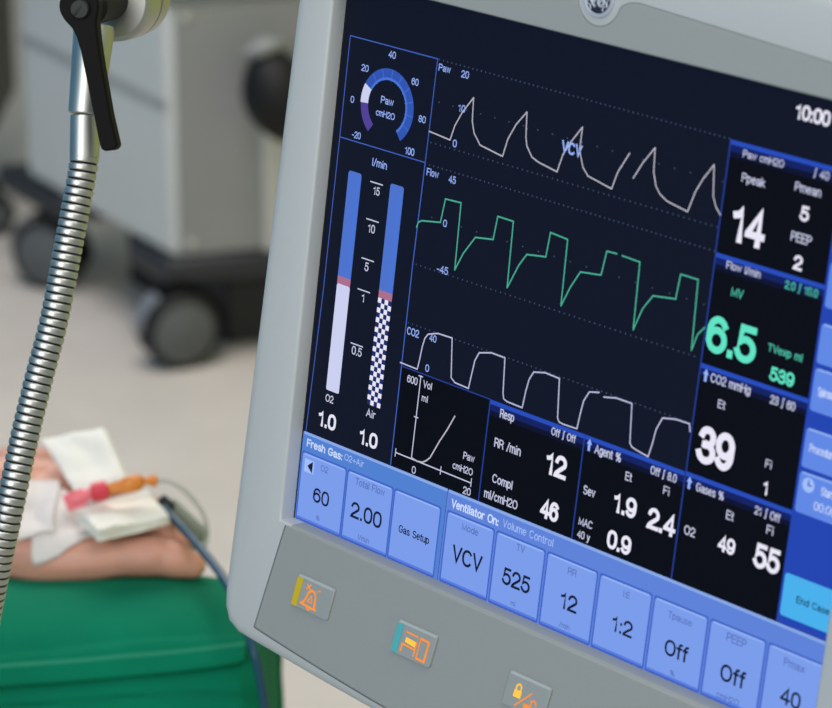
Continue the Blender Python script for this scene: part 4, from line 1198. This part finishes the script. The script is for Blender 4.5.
def pad(name, quad, th, label, puff=0.002, layers=3, seed=1):
    """folded gauze: soft stacked layers between four corners (top side given), thickness downwards along the quad normal"""
    a, b, c, d = quad
    nrm = (b - a).cross(d - a).normalized()
    if nrm.dot(EYE - a) < 0: nrm = -nrm
    bm = bmesh.new(); n = 16
    lay = th / layers
    for L in range(layers):
        tops = []; bots = []
        for i in range(n + 1):
            rt = []; rb = []
            for k in range(n + 1):
                s, t = i / n, k / n
                e = 0.012 * L
                s2, t2 = s * (1 + e) - e / 2, t * (1 + e) - e / 2
                p = a.lerp(b, s2).lerp(d.lerp(c, s2), t2)
                ed = min(s, 1 - s, t, 1 - t)
                rnd = 1 - (1 - min(1, ed / 0.09)) ** 2
                wv = puff * noise.noise(Vector((s * 2.6 + seed, t * 2.6, L * 0.2 + seed)))
                wv += puff * 0.35 * noise.noise(Vector((s * 7 + seed, t * 7, L + seed)))
                base_ = p - nrm * (L * lay) + nrm * wv
                rt.append(bm.verts.new(base_ - nrm * (lay * 0.45 * (1 - rnd)))); rb.append(bm.verts.new(base_ - nrm * (lay * 0.98 - lay * 0.45 * (1 - rnd))))
            tops.append(rt); bots.append(rb)
        for i in range(n):
            for k in range(n):
                bm.faces.new((tops[i][k], tops[i + 1][k], tops[i + 1][k + 1], tops[i][k + 1]))
                bm.faces.new((bots[i][k], bots[i][k + 1], bots[i + 1][k + 1], bots[i + 1][k]))
        for i in range(n):
            for (p_, q_) in (((i, 0), (i + 1, 0)), ((i, n), (i + 1, n)), ((0, i), (0, i + 1)), ((n, i), (n, i + 1))):
                bm.faces.new((tops[p_[0]][p_[1]], tops[q_[0]][q_[1]], bots[q_[0]][q_[1]], bots[p_[0]][p_[1]]))
    o = bm_obj(name, bm, 'gauze', None, angle=70)
    return tag(o, label, 'gauze pad', 'gauze pads on the hand')
pad('gauze_pad', (at(41, 438, 1.612), at(103, 427, 1.606), at(127, 480, 1.574), at(76, 494, 1.572)), 0.0055, 'thick white gauze square standing up at the back of the hand, above the cannula', seed=2)
pad('gauze_pad', (at(76, 508, 1.552), at(146, 488, 1.578), at(169, 514, 1.545), at(98, 529, 1.526)), 0.0075, 'folded white gauze pad below the orange cannula, over the fingers', layers=4, seed=5)

# cannula
cn = empty('intravenous_cannula', at(98, 490, 1.558))
tag(cn, 'pink and orange intravenous cannula taped on the hand, with clear tubing', 'cannula')
CO = Vector(cn.location)
def npart(name, bm, m, **kw):
    bmesh.ops.translate(bm, vec=-CO, verts=bm.verts[:])
    return bm_obj(name, bm, m, cn, **kw)
def rod(name, p, q, prof, m):
    bm = bmesh.new(); d = q - p
    add_lathe(bm, p, d, [(r, t * d.length) for r, t in prof], 24); return npart(name, bm, m)
A0, A1, A2, A3, A4 = at(70, 502, 1.550), at(91, 493, 1.554), at(108, 489.5, 1.556), at(143, 481, 1.558), at(157, 480.5, 1.560)
rod('wing_hub', A0, A1, [(0.0014, 0), (0.0030, 0.15), (0.0036, 0.9), (0.003, 1)], 'pink_plastic')
bm = bmesh.new()
wc = A0.lerp(A1, 0.25); vv = (A1 - A0).normalized(); sd = vv.cross((EYE - wc).normalized()).normalized()
add_box(bm, wc, (0.012, 0.010, 0.0018), Matrix((vv, sd, vv.cross(sd))).transposed())
npart('wing', bm, 'pink_plastic', bevel=0.0008)
rod('collar', A1, A2, [(0.0032, 0), (0.0056, 0.06), (0.0056, 0.94), (0.0032, 1)], 'red_plastic')
rod('hub', A2, A3, [(0.0026, 0), (0.0034, 0.1), (0.0034, 0.4), (0.0046, 0.5), (0.0048, 0.88), (0.003, 1)], 'orange_plastic')
rod('cap', A3, A4, [(0.0022, 0), (0.0024, 0.5), (0.0034, 0.55), (0.0034, 0.95), (0.0025, 1)], 'orange_plastic')
bm = bmesh.new()
add_tube(bm, catmull([A4, at(170, 482, 1.562), at(186, 492, 1.566), at(201, 510, 1.570), at(207, 528, 1.572), at(205, 546, 1.570), at(196, 556, 1.574), at(186, 548, 1.580)], 10), 0.0013, 12)
npart('tubing', bm, 'clear_plastic')

# finger clip sensor and its cable
px_ = empty('pulse_oximeter', at(180, 522, 1.594))
tag(px_, 'grey finger clip sensor behind the thumb, with long blue cable', 'pulse oximeter')
PO = Vector(px_.location)
def ppart(name, bm, m, **kw):
    bmesh.ops.translate(bm, vec=-PO, verts=bm.verts[:])
    return bm_obj(name, bm, m, px_, **kw)
f0, f1 = at(166, 512, 1.596), at(197, 541, 1.590)
fd = (f1 - f0).normalized(); fs = fd.cross((EYE - f0).normalized()).normalized(); fu = fs.cross(fd)
RM = Matrix((fd, fs, fu)).transposed()
bm = bmesh.new(); add_box(bm, (f0 + f1) / 2 + fu * 0.0105, (0.030, 0.018, 0.006), RM); ppart('clip_shell', bm, 'sensor_grey', bevel=0.0026)
bm = bmesh.new(); add_box(bm, (f0 + f1) / 2 - fu * 0.0145, (0.030, 0.018, 0.006), RM); ppart('clip_shell', bm, 'sensor_grey', bevel=0.0026)
bm = bmesh.new(); add_box(bm, at(163, 507, 1.584), (0.010, 0.012, 0.010), RM); ppart('hinge', bm, 'sensor_dark', bevel=0.002)
bm = bmesh.new()
add_tube(bm, catmull([at(164, 508, 1.576), at(172, 517, 1.562), at(186, 532, 1.545), at(205, 554, 1.520), at(226, 582, 1.49), at(244, 618, 1.455), at(253, 648, 1.436), at(259, 672, 1.432), at(265, 708, 1.430), at(272, 770, 1.430), at(276, 900, 1.43), at(262, 1250, 1.42), at(200, 1700, 1.40)], 10), 0.0025, 14)
ppart('cable', bm, 'cable_blue')
hbm.free()
